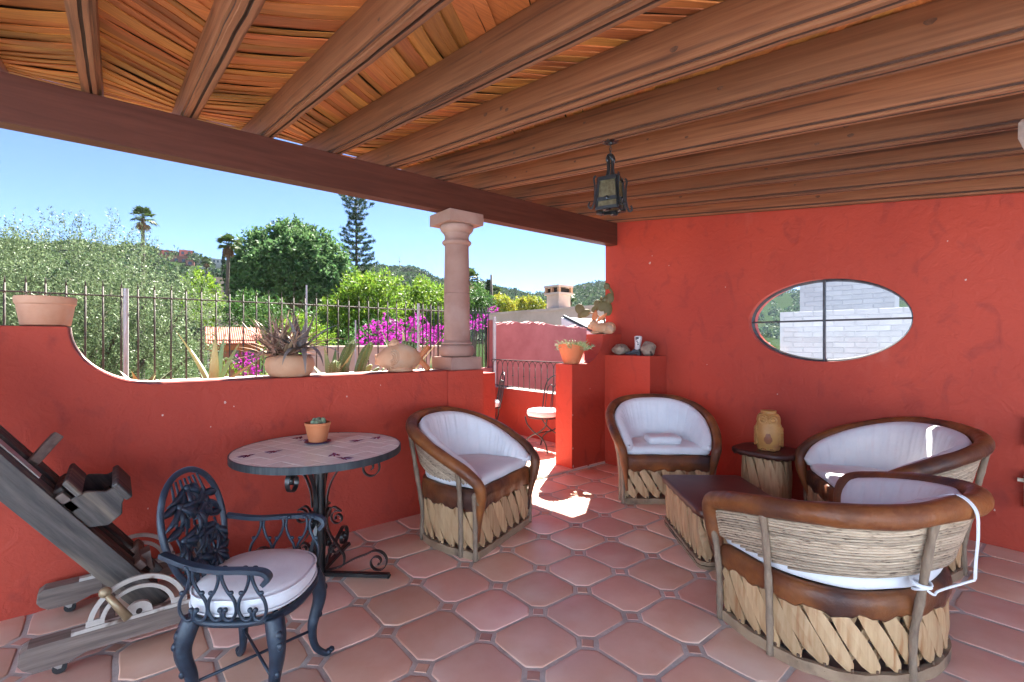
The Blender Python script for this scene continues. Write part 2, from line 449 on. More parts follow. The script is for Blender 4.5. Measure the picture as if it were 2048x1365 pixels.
# foliage
def leafmat(name, c1, c2, irand=0.35, hue=0.02, rough=0.5, trans=0.3):
    return mk(name, c1, c2, rough=rough, scale=0.7, irand=irand, hue=hue, trans=trans, detail=2, spec=0.15)


m_olive = leafmat('olive_leaf', (0.17, 0.225, 0.115), (0.12, 0.17, 0.08), 0.45, 0.02, 0.45, 0.25)
m_ficus = leafmat('ficus_leaf', (0.115, 0.205, 0.075), (0.075, 0.15, 0.055), 0.45, 0.02, 0.6, 0.3)
m_pine = leafmat('norfolk_needle', (0.055, 0.105, 0.055), (0.04, 0.08, 0.042), 0.35, 0.015, 0.6, 0.1)
m_palm = leafmat('palm_frond', (0.085, 0.13, 0.035), (0.06, 0.10, 0.03), 0.4, 0.03, 0.45, 0.2)
m_palmdry = leafmat('dry_palm_frond', (0.26, 0.155, 0.08), (0.19, 0.11, 0.06), 0.35, 0.01, 0.8, 0.1)
m_lime_leaf = leafmat('bright_leaf', (0.17, 0.27, 0.028), (0.11, 0.20, 0.022), 0.42, 0.025, 0.5, 0.4)
m_mid_leaf = leafmat('mid_green_leaf', (0.075, 0.155, 0.035), (0.05, 0.11, 0.028), 0.42, 0.025, 0.5, 0.3)
m_yellow_leaf = leafmat('golden_leaf', (0.36, 0.33, 0.03), (0.20, 0.26, 0.03), 0.35, 0.03, 0.5, 0.35)
m_boug = leafmat('magenta_bract', (0.40, 0.03, 0.34), (0.32, 0.02, 0.27), 0.35, 0.02, 0.6, 0.4)
m_cypress = leafmat('cypress_leaf', (0.028, 0.055, 0.025), (0.02, 0.04, 0.02), 0.35, 0.01, 0.6, 0.1)
m_wood_far = leafmat('hillside_leaf', (0.060, 0.110, 0.040), (0.036, 0.072, 0.030), 0.55, 0.04, 0.7, 0.15)
m_trunk = mk('tree_bark', (0.13, 0.10, 0.08), (0.075, 0.058, 0.048), rough=0.9, scale=8, stretch=(2, 2, 0.5), bump=0.8, bscale=12, bdist=0.03)
m_hill = mk('hillside_earth', (0.020, 0.034, 0.012), (0.018, 0.030, 0.011), rough=0.95, scale=0.05, c3=(0.03, 0.034, 0.016), s3=0.03, lo3=0.60, hi3=0.78, spec=0.0)
m_ground = mk('garden_ground', (0.075, 0.085, 0.04), (0.12, 0.10, 0.06), rough=0.95, scale=0.5, bump=0.5, bscale=3)
m_rooftile = mk('red_roof_tile', (0.42, 0.12, 0.075), (0.34, 0.095, 0.06), rough=0.7, scale=6, orand=0.12)
m_farpink = mk('pink_render', (0.46, 0.17, 0.125), (0.40, 0.14, 0.10), rough=0.8, scale=0.4, orand=0.08)
m_farwhite = mk('pale_render', (0.62, 0.58, 0.53), (0.54, 0.50, 0.45), rough=0.8, scale=0.4, orand=0.12)
m_agave = mk('agave_leaf', (0.16, 0.25, 0.13), (0.20, 0.29, 0.15), rough=0.45, scale=3, stretch=(1, 1, 1), orand=0.15, hue=0.02, c3=(0.40, 0.33, 0.12), s3=5, lo3=0.52, hi3=0.75)
m_agave_y = mk('agave_yellowed_leaf', (0.42, 0.33, 0.13), (0.30, 0.30, 0.13), rough=0.5, scale=4, orand=0.15, hue=0.02)
m_aloe = mk('parched_aloe_leaf', (0.30, 0.175, 0.115), (0.44, 0.30, 0.21), rough=0.55, scale=5, orand=0.35, hue=0.02)
m_aloe_d = mk('grey_aloe_leaf', (0.14, 0.115, 0.11), (0.20, 0.17, 0.155), rough=0.5, scale=5, orand=0.2)
m_cactus = mk('column_cactus', (0.095, 0.135, 0.045), (0.15, 0.19, 0.065), rough=0.55, scale=6, orand=0.15)
m_spine = mk('pale_spine', (0.5, 0.45, 0.33), rough=0.8)
m_pad = mk('prickly_pear_pad', (0.085, 0.075, 0.022), (0.13, 0.10, 0.035), rough=0.6, scale=9, orand=0.2, bump=0.3, bscale=40)
m_succ = mk('succulent_leaf', (0.21, 0.28, 0.135), (0.32, 0.34, 0.20), rough=0.5, scale=12, irand=0.3, hue=0.03)
m_minicactus = mk('woolly_cactus', (0.13, 0.19, 0.10), (0.24, 0.29, 0.20), rough=0.8, scale=50, bump=0.6, bscale=80)

def vary_roughness(m, lo, hi, scale):
    N, L = m.node_tree.nodes, m.node_tree.links
    tc = N.new('ShaderNodeTexCoord'); nz = N.new('ShaderNodeTexNoise'); nz.inputs['Scale'].default_value = scale; nz.inputs['Detail'].default_value = 8
    ge = N.new('ShaderNodeNewGeometry'); L.new(ge.outputs['Position'], nz.inputs['Vector'])
    mr = N.new('ShaderNodeMapRange'); mr.inputs[1].default_value = .35; mr.inputs[2].default_value = .65; mr.inputs[3].default_value = lo; mr.inputs[4].default_value = hi
    L.new(nz.outputs['Fac'], mr.inputs[0]); L.new(mr.outputs[0], N['Principled BSDF'].inputs['Roughness'])
vary_roughness(m_tile, .32, .48, 3.0)
vary_roughness(m_leather, .30, .60, 9.0)
# ------------------------------------------------------------------ terrace floor with octagon tiles and small square inserts
PITCH = 0.35
TX0, TY0 = 1.05, 1.9            # centre of one insert
floor = structure(MB().box(-5.5, 4.81, -4.7, 3.70, -0.30, -0.0035).build('terrace_floor', m_grout), 'terracotta tiled covered terrace floor')


def octo_mesh(name, h=0.014, half=0.165, clip=0.052, mat=None, bev=0.006, seed=0):
    q = random.Random(seed); jx = [(q.uniform(-.0026, .0026), q.uniform(-.0026, .0026)) for _ in range(24)]
    def ring(hh, cc, z):
        base = corner(hh, cc, z); out = []
        for i in range(8):
            a, b = base[i], base[(i + 1) % 8]
            for k in range(3):
                t = k / 3; dx, dy = jx[i * 3 + k]; out.append((a[0] + (b[0] - a[0]) * t + dx, a[1] + (b[1] - a[1]) * t + dy, z))
        return out
    def corner(hh, cc, z):
        return [(-hh + cc, -hh, z), (hh - cc, -hh, z), (hh, -hh + cc, z), (hh, hh - cc, z), (hh - cc, hh, z), (-hh + cc, hh, z), (-hh, hh - cc, z), (-hh, -hh + cc, z)]
    mb = MB().rings([ring(half, clip, -h), ring(half, clip, -bev * 0.8), ring(half - bev * 0.4, clip - bev * 0.1, -bev * 0.2), ring(half - bev * 1.3, clip, 0.0)])
    return mb.mesh(name, mat or m_tile, smooth=True, angle=50)


def insert_mesh(name, a=0.041, h=0.014):
    def ring(k, z):
        return [(k, 0, z), (0, k, z), (-k, 0, z), (0, -k, z)]
    return MB().rings([ring(a, -h), ring(a, -0.004), ring(a - 0.005, 0.0)]).mesh(name, m_insert)


oct_v = [octo_mesh('floor_tile', seed=k) for k in range(8)]; ins_me = insert_mesh('insert_tile')


def clip_poly(poly, fn):
    out = []
    for i in range(len(poly)):
        a, b = poly[i], poly[(i + 1) % len(poly)]
        fa, fb = fn(a), fn(b)
        if fa >= 0: out.append(a)
        if (fa >= 0) != (fb >= 0):
            t = fa / (fa - fb); out.append((a[0] + (b[0] - a[0]) * t, a[1] + (b[1] - a[1]) * t))
    return out


def lay_tiles(parent, x0, x1, y0, y1, z, visible):
    half, clip = 0.165, 0.052
    base = [(-half + clip, -half), (half - clip, -half), (half, -half + clip), (half, half - clip), (half - clip, half), (-half + clip, half), (-half, half - clip), (-half, -half + clip)]
    rest = MB()
    i0 = math.floor((x0 - TX0) / PITCH) - 1; i1 = math.ceil((x1 - TX0) / PITCH) + 1
    j0 = math.floor((y0 - TY0) / PITCH) - 1; j1 = math.ceil((y1 - TY0) / PITCH) + 1
    for i in range(i0, i1):
        for j in range(j0, j1):
            cx = TX0 + (i + 0.5) * PITCH; cy = TY0 + (j + 0.5) * PITCH
            if cx + half > x0 and cx - half < x1 and cy + half > y0 and cy - half < y1:
                vis = visible(cx, cy)
                inside = cx - half >= x0 and cx + half <= x1 and cy - half >= y0 and cy + half <= y1
                if inside and vis:
                    o = link('floor_tile', random.choice(oct_v), parent, (cx, cy, z + random.uniform(-0.0012, 0.0012)))
                    o.rotation_euler = (random.uniform(-.004, .004), random.uniform(-.004, .004), random.choice((0, 1, 2, 3)) * math.pi / 2 + random.uniform(-.006, .006))
                else:
                    p = [(cx + a, cy + b) for a, b in base]
                    for fn in (lambda q: q[0] - x0 - .004, lambda q: x1 - .004 - q[0], lambda q: q[1] - y0 - .004, lambda q: y1 - .004 - q[1]):
                        p = clip_poly(p, fn)
                        if len(p) < 3: break
                    if len(p) >= 3:
                        if vis:
                            q = [(a - cx, b - cy) for a, b in p]
                            link('floor_tile', MB().prism(q, -0.014, 0.0, 'xy').mesh('cut_floor_tile', m_tile, bevel=(0.003,)), parent, (cx, cy, z))
                        else: rest.prism(p, z - 0.014, z, 'xy')
            ix = TX0 + i * PITCH; iy = TY0 + j * PITCH
            if x0 + .03 < ix < x1 - .03 and y0 + .03 < iy < y1 - .03:
                if visible(ix, iy):
                    o = link('insert_tile', ins_me, parent, (ix, iy, z - 0.001 + random.uniform(-0.001, 0.001)))
                    o.rotation_euler = (0, 0, random.uniform(-.06, .06) + random.choice((0, 1, 2, 3)) * math.pi / 2)
                else:
                    rest.prism([(ix + .041, iy), (ix, iy + .041), (ix - .041, iy), (ix, iy - .041)], z - .014, z, 'xy')
    if rest.f:
        o = rest.build('floor_tile', m_tile, parent); o['kind'] = 'stuff'


def in_view(x, y):
    d = FX * x + FY * y; r = FY * x - FX * y
    return d > 1.7 and abs(r) < d * 1.09 + 0.25


lay_tiles(floor, -4.6, 4.81, -4.7, 3.70, 0.0, in_view)
outer = structure(MB().box(2.62, 4.75, 3.70, 6.4, -0.30, 0.012).build('outer_terrace_floor', m_grout), 'sunlit terracotta floor of the outer terrace')
lay_tiles(outer, 2.62, 4.75, 3.704, 6.4, 0.024, lambda x, y: x > 2.6)

# ------------------------------------------------------------------ walls
def arc_pts(x0, z0, x1, z1, n=14):
    """concave sweep: starts steep at (x0,z0), ends flat at (x1,z1)"""
    return [(x0 + (x1 - x0) * (1 - math.cos(t)), z0 + (z1 - z0) * math.sin(t)) for t in [math.pi / 2 * i / n for i in range(n + 1)]]


PW0, PW1 = 3.60, 3.86
prof = [(-5.5, -0.3), (2.24, -0.3), (2.24, 1.19)] + [(p[0], p[1]) for p in reversed(arc_pts(-0.205, 1.53, 0.20, 1.19))] + [(-5.5, 1.53)]
par = thing('parapet_wall', 'red stucco parapet wall with a swooping top behind the iron table', 'wall', (0, PW0, 0))
MB().prism(prof, 0, PW1 - PW0).build('masonry', m_red, par, bevel=(0.007, 2))
cap = MB()
top = [(2.235, 1.19)] + [(p[0], p[1]) for p in reversed(arc_pts(-0.205, 1.53, 0.20, 1.19))] + [(-5.49, 1.53)]
for a, b in zip(top[:-1], top[1:]):
    L_ = math.hypot(b[0] - a[0], b[1] - a[1]); nx, nz = -(b[1] - a[1]) / L_, (b[0] - a[0]) / L_
    if nz < 0: nx, nz = -nx, -nz
    if nx < 0 and nz < .99: nx, nz = -nx, -nz
    if nz < 0: nx, nz = abs(nx), abs(nz)
    k = 0.004
    cap.add([(a[0] + nx * k, 0.11, a[1] + nz * k), (b[0] + nx * k, 0.11, b[1] + nz * k), (b[0] + nx * k, PW1 - PW0 + .003, b[1] + nz * k), (a[0] + nx * k, PW1 - PW0 + .003, a[1] + nz * k)], [(0, 1, 2, 3)])
cap.build('pale_coping', m_lime, par)  # paler strip along the outer part of the wall top

pier = tag(MB().box(-0.19, 0.19, 0, 0.36, -0.3, 1.186).build('masonry_pier', m_red, bevel=(0.008, 2), loc=(2.43, 3.588, 0)), 'red stucco pier under the stone column', 'pier')

lw = thing('stub_wall', 'low red stub wall with a curved top beside the opening', 'wall', (3.93, 3.71, 0))
lp = [(0, -0.3), (0.879, -0.3), (0.879, 1.533), (0.53, 1.533)] + [(p[0], p[1]) for p in arc_pts(0.53, 1.533, 0.20, 1.187)][1:] + [(0, 1.187)]
MB().prism(lp, 0, 0.26).build('masonry', m_red, lw, bevel=(0.006, 2))
ped = tag(MB().box(0, 0.319, 0, 0.628, -0.02, 1.285).build('wall_pedestal', m_red, bevel=(0.006, 2), loc=(4.49, 3.08, 0)), 'red stucco pedestal in the wall corner holding the boot', 'pedestal')

# right-hand wall with the oval window
RWX, RWT = 4.81, 0.20
RD_TOP = 0.25
def roof_z(y):
    return 2.913 + 0.13 * (y - 3.77)
OC = (1.534, 1.633); OA, OB = 0.634, 0.366
rw = thing('end_wall', 'tall red stucco end wall with the oval window', 'wall', (RWX, 0, 0))
ya, yb = -4.7, 3.959
angs = sorted(set([2 * math.pi * i / 96 for i in range(96)] + [math.atan2(z - OC[1], y - OC[0]) % (2 * math.pi) for y, z in ((ya, -.3), (yb, -.3), (ya, roof_z(ya)), (yb, roof_z(yb)))]))
def outer_pt(a):
    c, s = math.cos(a), math.sin(a); best = 1e9
    if c > 1e-9: best = min(best, (yb - OC[0]) / c)
    if c < -1e-9: best = min(best, (ya - OC[0]) / c)
    if s < -1e-9: best = min(best, (-.3 - OC[1]) / s)
    den = s - 0.13 * c
    if den > 1e-9: best = min(best, (roof_z(OC[0]) + RD_TOP - OC[1]) / den)
    return (OC[0] + c * best, OC[1] + s * best)
def ell(a, k=0.0):
    t = math.atan2(math.sin(a) / OB, math.cos(a) / OA)
    return (OC[0] + (OA + k) * math.cos(t), OC[1] + (OB + k) * math.sin(t))
n = len(angs)
I = [ell(a) for a in angs]; O = [outer_pt(a) for a in angs]
vs = [(0, y, z) for y, z in I] + [(0, y, z) for y, z in O] + [(RWT, y, z) for y, z in O] + [(RWT, y, z) for y, z in I]
fs = []
for r_ in range(4):
    for i in range(n):
        j = (i + 1) % n
        fs.append((r_ * n + i, r_ * n + j, ((r_ + 1) % 4) * n + j, ((r_ + 1) % 4) * n + i))
MB().add(vs, fs).build('masonry', m_red, rw, smooth=True, angle=30)
# steel oval frame, cross bars, four panes
fr = MB()
ringp = [(0.075, *ell(2 * math.pi * i / 72, -0.004)) for i in range(72)]
fr.sweep(ringp, [(-.02, -.006), (.02, -.006), (.02, .006), (-.02, .006)], None, closed=True)
wf = fr.build('window_frame', m_steel, rw, smooth=True, angle=40)
MB().box(0.06, 0.09, OC[0] - .009, OC[0] + .009, OC[1] - OB + .004, OC[1] + OB - .004).build('glazing_bar', m_steel, rw)
MB().box(0.063, 0.087, OC[0] - OA + .004, OC[0] + OA - .004, OC[1] - .008, OC[1] + .008).build('glazing_bar', m_steel, rw)
for q in range(4):
    aa = [q * math.pi / 2 + math.pi / 2 * i / 18 for i in range(19)]
    sy = 1 if q in (0, 3) else -1; sz = 1 if q in (0, 1) else -1
    pts = [(OC[0] + .012 * sy, OC[1] + .013 * sz)]
    for a in aa:
        y, z = OC[0] + (OA - .012) * math.cos(a), OC[1] + (OB - .012) * math.sin(a)
        y = max(y, OC[0] + .012) if sy > 0 else min(y, OC[0] - .012)
        z = max(z, OC[1] + .013) if sz > 0 else min(z, OC[1] - .013)
        pts.append((y, z))
    MB().add([(0.075, y, z) for y, z in pts], [tuple(range(len(pts)))]).build('window_pane', m_pane, rw)
MB().add([(RWT + .006, y, z) for y, z in [ell(a, .004) for a in angs]] + [(RWT + .006, y, z) for y, z in O], [(i, (i + 1) % n, n + (i + 1) % n, n + i) for i in range(n)]).build('pale_bounce_face', m_brick_w, rw)  # pale sheet added so the wall bounces no red onto the bricks
# small fittings at the edge of the wall
tag(MB().box(-0.06, 0, -0.09, 0.10, 0.73, 0.925).build('junction_box', m_white, bevel=(0.012, 2), loc=(RWX, 0.20, 0)), 'white box on the wall at the right edge, above the cream one', 'box')
wb = thing('wall_timer', 'cream rounded device with a knob low on the right wall', 'device', (RWX, 0.20, 0))
MB().box(-0.07, 0, -0.10, 0.105, 0.31, 0.56).build('case', m_cream, wb, bevel=(0.03, 3), smooth=True)
MB().tube([(-0.035, 0.10, 0.50), (-0.035, 0.135, 0.50)], 0.014, 10).build('knob', m_cream, wb, smooth=True, angle=40)

# unseen pale walls and paving, added to bounce sunlight into the terrace
hw_ = thing('fill_walls', 'pale walls added out of view to bounce sunlight onto the terrace', 'house', (-4.6, -4.7, 0))
MB().box(-.25, 0, -.25, 7.4, -.3, 3.5).build('wall', m_fill_wall, hw_)
MB().box(0, 9.4, -.25, 0, -.3, 2.0).build('wall', m_fill_wall, hw_)
structure(MB().box(-4.6, 4.8, -4.7, -.95, .002, .02).build('fill_paving', m_fill_paving), 'pale paving added behind the viewer to bounce sunlight')
structure(MB().box(-4.6, -2.4, -.95, 3.59, .002, .02).build('fill_paving', m_fill_paving), 'pale paving added out of view at the left to bounce sunlight')

# ------------------------------------------------------------------ pergola
pg = thing('pergola_roof', 'stained timber roof with rafters and split cedar laths over the terrace', 'roof', (0, 0, 0))
bm_ = MB().box(-1.6, 4.808, 3.77, 3.895, 2.64, 2.913)
beam = bm_.build('beam', m_beam, pg, bevel=(0.005, 2))
RW_, RD = 0.095, 0.195
EAVE, BACK = 4.55, -0.45
SL = math.atan(0.13)
def rafter_mesh(seed):
    """local: x across, y along, z up from the bottom; the underside carries two grooves"""
    h = RW_ / 2
    sec = [(-h, .026), (-h + .010, .025), (-h + .010, .013), (-h + .020, .012), (-h + .020, 0), (-.007, 0), (-.005, .009), (.005, .009), (.007, 0),
           (h - .020, 0), (h - .020, .012), (h - .010, .013), (h - .010, .025), (h, .026), (h, RD), (-h, RD)]
    L_ = (EAVE - BACK) / math.cos(SL)
    rs = np.random.default_rng(seed); N_ = 26; rings = []
    for i in range(N_ + 1):
        y = L_ * i / N_
        wx = 0.0012 * rs.standard_normal(); wz = 0.0008 * rs.standard_normal()
        rings.append([(x + wx, y, z + wz) for x, z in sec])
    mb = MB().rings(rings)
    mb.m = [1 if (k < N_ * 16 and k % 16 in (1, 5, 6, 7, 11)) else 0 for k in range(len(mb.f))]  # groove and riser faces darker: shade put into the colour
    return mb.mesh('rafter', [m_rafter, m_groove_shade])
RE = [-0.542 + 0.4825 * i for i in range(12)]      # right edges
KN = random.Random(3)
for i, xe in enumerate(RE):
    xc = xe - RW_ / 2
    if i == 11: xc = 4.735
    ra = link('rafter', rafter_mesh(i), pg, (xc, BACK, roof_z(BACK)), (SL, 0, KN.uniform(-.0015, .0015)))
    kn = MB()
    for k in range(6):                     # knots stand a hair proud of the face
        y = KN.uniform(0.6, 4.7); z = KN.uniform(.05, .16); rr = KN.uniform(.005, .012)
        side = -1
        kn.add([(side * (RW_ / 2 + .0022), y + rr * 1.7 * math.cos(t) * (1 + .2 * math.sin(3 * t)), z + rr * math.sin(t)) for t in [2 * math.pi * q / 10 for q in range(10)]], [tuple(range(10))])
    kn.build('knot', m_knot, ra)
# laths: thin split boards laid herring-bone in the bays between the rafters
LW = 0.066
def lath_mesh(seed, L_, tip=0.0):
    r_ = np.random.default_rng(seed); N_ = 9; t = 0.006; rings = []
    w0, w1 = LW * r_.uniform(.82, 1.15), LW * r_.uniform(.82, 1.15)
    bow = r_.uniform(-.004, .016); tw = r_.uniform(-.10, .10); ph = r_.uniform(0, 6)
    for k in range(N_ + 1):
        s = k / N_; x = (s - .5) * L_; w = lerp(w0, w1, s) / 2
        e1 = 0.004 * math.sin(ph + 5 * s) + .0012 * r_.standard_normal(); e2 = 0.004 * math.sin(ph + 2 + 6 * s) + .0012 * r_.standard_normal()
        zz = -bow * math.sin(math.pi * s); a = tw * (s - .5) + .02 * math.sin(ph + 4 * s)
        z1, z2 = zz - math.sin(a) * w, zz + math.sin(a) * w
        rings.append([(x, -w + e1, z1), (x, w + e2, z2), (x, w + e2, z2 + t), (x, -w + e1, z1 + t)])
    return MB().rings(rings).mesh('lath', m_shingle)
variants = [lath_mesh(100 + k, 0.70) for k in range(12)]
def world_to_roof(x, y, up=0.0):
    return (x, y, roof_z(y) + RD / math.cos(SL) + up)
LR = random.Random(11)
rest = MB()
def xlath(M_, me, dst):
    o = len(dst.v)
    dst.v.extend([tuple(M_ @ v.co) for v in me.vertices])
    for p in me.polygons: dst.f.append(tuple(i + o for i in p.vertices)); dst.m.append(0)
view_from = {0: 2.9, 1: 2.55, 2: 2.1, 3: 1.75, 4: 1.0, 5: 0.35, 6: 1.2, 7: 2.2, 8: 9, 9: 9, 10: 9}
for b in range(-1, 11):
    xl = RE[b] - RW_ / 2 if b >= 0 else RE[0] - .4825 - RW_ / 2
    xr = xl + .4825; xm = (xl + xr) / 2
    if b == 10: xr = 4.735; xm = (xl + xr) / 2
    sgn = 1 if b % 2 == 1 else -1
    # positions along the bay; towards the eave the laths fan round until they lie along it
    y = EAVE - 0.035; k = 0
    while y > BACK + 0.2:
        f = min(1.0, k / 9.0)
        ang = sgn * R(40) * (f * f * (3 - 2 * f)) + LR.uniform(-.02, .02)
        me = LR.choice(variants)
        tilt = 0.09 + LR.uniform(-.04, .05)
        Mx = Matrix.Translation(Vector(world_to_roof(xm, y, 0.004 + LR.uniform(0, .006)))) @ Matrix.Rotation(SL, 4, 'X') @ Matrix.Rotation(ang, 4, 'Z') @ Matrix.Rotation(tilt, 4, 'X')
        sc = (0.4825 / math.cos(ang) + 0.03) / 0.70 if True else 1
        Mx = Mx @ Matrix.Diagonal((sc, 1, 1, 1))
        if b >= 0 and y > view_from[b]:
            o = link('lath', me, pg); o.matrix_world = Mx
        else: xlath(Mx, me, rest)
        step = lerp(0.030, LW * 0.86 / math.cos(R(40)), f)
        y -= step; k += 1
if rest.f:
    o = rest.build('lath', m_shingle, pg); o['kind'] = 'stuff'
# felt and battens above the laths
def slab(x0, x1, y0, y1, lo, hi):
    return MB().add([(x0, y0, roof_z(y0) + RD + lo), (x1, y0, roof_z(y0) + RD + lo), (x1, y1, roof_z(y1) + RD + lo), (x0, y1, roof_z(y1) + RD + lo),
                     (x0, y0, roof_z(y0) + RD + hi), (x1, y0, roof_z(y0) + RD + hi), (x1, y1, roof_z(y1) + RD + hi), (x0, y1, roof_z(y1) + RD + hi)],
                    [(0, 3, 2, 1), (4, 5, 6, 7), (0, 1, 5, 4), (1, 2, 6, 5), (2, 3, 7, 6), (3, 0, 4, 7)])
slab(-1.5, 4.79, BACK, EAVE - .012, 0.030, 0.06).build('roof_felt', m_deck, pg)
# nail heads on the rafter ends
# ------------------------------------------------------------------ stone column
cx, cy = 2.485, 3.83
colm = thing('stone_column', 'rose stone column with square capital standing on the red pier', 'column', (cx, cy, 1.186))
MB().box(-.168, .168, -.168, .168, 0, .116).build('plinth', m_stone, colm, bevel=(.005, 2))
b0 = 0.116
torus = [(.118, b0)] + [(.132 + .036 * math.sin(t), b0 + .058 - .056 * math.cos(t)) for t in [math.pi * i / 12 for i in range(13)]] + [(.142, b0 + .119), (.144, b0 + .128), (.140, b0 + .136), (.128, b0 + .142), (.121, b0 + .155)]
MB().lathe(torus, 40).build('base_moulding', m_stone, colm, smooth=True, angle=50)
z0s, z1s = b0 + .155, 2.347 - 1.186
zm = 1.895 - 1.186
MB().lathe([(.1215, z0s), (.1205, zm - .0025), (.1175, zm - .0008)], 40).build('shaft_drum', m_stone, colm, smooth=True, angle=40)
MB().lathe([(.1175, zm + .0006), (.1205, zm + .0025), (.112, z1s)], 40).build('shaft_drum', m_stone, colm, smooth=True, angle=40)
a0 = z1s
MB().lathe([(.113, a0), (.124, a0 + .004), (.135, a0 + .016), (.138, a0 + .027), (.134, a0 + .038), (.121, a0 + .046), (.114, a0 + .054), (.112, a0 + .088), (.118, a0 + .096), (.121, a0 + .104),
            (.121, a0 + .110), (.134, a0 + .120), (.150, a0 + .138), (.158, a0 + .160), (.154, a0 + .178), (.146, a0 + .186)], 40).build('capital_moulding', m_stone, colm, smooth=True, angle=50)
MB().box(-.185, .185, -.175, .185, a0 + .186, 2.6385 - 1.186).build('abacus', m_stone, colm, bevel=(.005, 2))

# flakes where the paint has come off the plaster
CR = random.Random(6)
def chips(parent, pts, axis):
    for a, z, r in pts:
        n_ = 9; q = [(r * CR.uniform(.5, 1.2) * math.cos(2 * math.pi * k / n_), r * CR.uniform(.6, 1.6) * math.sin(2 * math.pi * k / n_)) for k in range(n_)]
        if axis == 'y': MB().prism([(a + x, z + y) for x, y in q], -.0012, .001).build('paint_chip', m_chip, parent)
        else: MB().prism([(a + x, z + y) for x, y in q], -.0012, .001, 'yz').build('paint_chip', m_chip, parent)
chips(par, [(.55, 1.05, .008), (.60, 1.02, .004), (.47, .90, .004), (1.35, 1.03, .006), (1.62, 1.10, .004), (.22, 1.0, .006), (-.2, .6, .005), (1.75, .65, .005), (.15, .45, .005), (2.05, .35, .006), (1.3, .12, .006)], 'y')
chips(rw, [(3.30, 2.36, .016), (3.27, 2.44, .006), (3.05, 2.3, .005), (2.4, 2.0, .005), (.6, 1.9, .006), (2.6, 1.2, .005), (.45, .25, .006), (1.9, .95, .005), (.7, 2.2, .005)], 'x')
chips(lw, [(.012, .62, .008), (.015, .25, .01), (.3, .9, .005), (.02, .05, .012)], 'y')
# ------------------------------------------------------------------ barrel chairs of pigskin, reeds and cedar slats
def perim_list(curve2d, n_front=10):
    """closed plan outline: the curve from +x corner round the back to the -x corner, then the straight front"""
    pts = [Vector((p[0], p[1])) for p in curve2d]
    a, b = pts[-1], pts[0]
    return pts + [a.lerp(b, i / n_front) for i in range(1, n_front)]


class Loop:
    def __init__(s, pts):
        s.p = pts; n = len(pts); s.c = [0.0]
        for i in range(n): s.c.append(s.c[-1] + (pts[(i + 1) % n] - pts[i]).length)
        s.len = s.c[-1]

    def at(s, d, off=0.0):
        d = d % s.len; n = len(s.p)
        import bisect
        i = min(bisect.bisect_right(s.c, d) - 1, n - 1)
        t = (d - s.c[i]) / max(1e-9, s.c[i + 1] - s.c[i])
        a, b = s.p[i], s.p[(i + 1) % n]
        q = a.lerp(b, t); tg = (b - a).normalized(); nr = Vector((tg.y, -tg.x))
        return q + nr * off


def slat_mesh(loop, d0, lean, z0, z1, w, off, th=0.008, r_=random):
    """leaf-shaped split board bent round the plan outline"""
    N_ = 8; rings = []; rnd = r_.uniform(.85, 1.15); sk = r_.uniform(-.15, .15)
    for k in range(N_ + 1):
        t = k / N_; z = lerp(z0, z1, t)
        ww = w * rnd * (0.30 + 0.70 * math.sin(math.pi * min(1, max(0, .06 + .88 * t))) ** 0.55) * (1 + sk * (t - .5))
        if k in (0, N_): ww *= .55
        d = d0 + lean * (t - .5)
        bow = .006 * math.sin(math.pi * t)
        a = loop.at(d - ww / 2, off + bow); b = loop.at(d, off + bow + .003); c = loop.at(d + ww / 2, off + bow)
        a2 = loop.at(d - ww / 2, off + bow - th); c2 = loop.at(d + ww / 2, off + bow - th)
        rings.append([(a.x, a.y, z), (b.x, b.y, z), (c.x, c.y, z), (c2.x, c2.y, z), (a2.x, a2.y, z)])
    return MB().rings(rings).mesh('slat', m_slat)


def loop_sign(pts):
    return sum(pts[i].x * pts[(i + 1) % len(pts)].y - pts[(i + 1) % len(pts)].x * pts[i].y for i in range(len(pts)))


def slat_cage(root, loop, z0, z1, pitch, w, lean, seed, off_in=-0.034):
    r_ = random.Random(seed)
    n_ = int(round(loop.len / pitch)); p = loop.len / n_
    ties = MB()
    for k in range(n_):
        link('slat', slat_mesh(loop, (k + .5) * p + r_.uniform(-.006, .006), lean, z0 + r_.uniform(-.006, .006), z1 + r_.uniform(-.004, .008), w, 0.0, r_=r_), root)
        link('slat', slat_mesh(loop, k * p + r_.uniform(-.006, .006), -lean, z0, z1, w * .55, off_in, r_=r_), root)
        q = loop.at((k + .5) * p - lean * .5, 0.004)
        ties.blob((q.x, q.y, z0 + .004), .007, .007, .012, 6, 4)
        q2 = loop.at((k + .5) * p - lean * .5, 0.012)
        ties.tube([(q.x, q.y, z0), (q2.x, q2.y, z0 - .02)], .003, 5)
    o = ties.build('rawhide_tie', m_twine, root, smooth=True); o['kind'] = 'stuff'


def hoop(root, loop, z0, z1, off, th, mat=None, name='base_hoop'):
    n_ = 90; sec = []
    for k in range(n_):
        d = loop.len * k / n_
        a = loop.at(d, off); b = loop.at(d, off - th); w = .002 * math.sin(k * 1.7) + .0015 * math.sin(k * .9)
        sec.append([(a.x, a.y, z0 + w), (a.x, a.y, z1 + w), (b.x, b.y, z1 + w), (b.x, b.y, z0 + w)])
    return MB().rings(sec, closed=True).build(name, mat or m_hoop, root, smooth=True, angle=40)


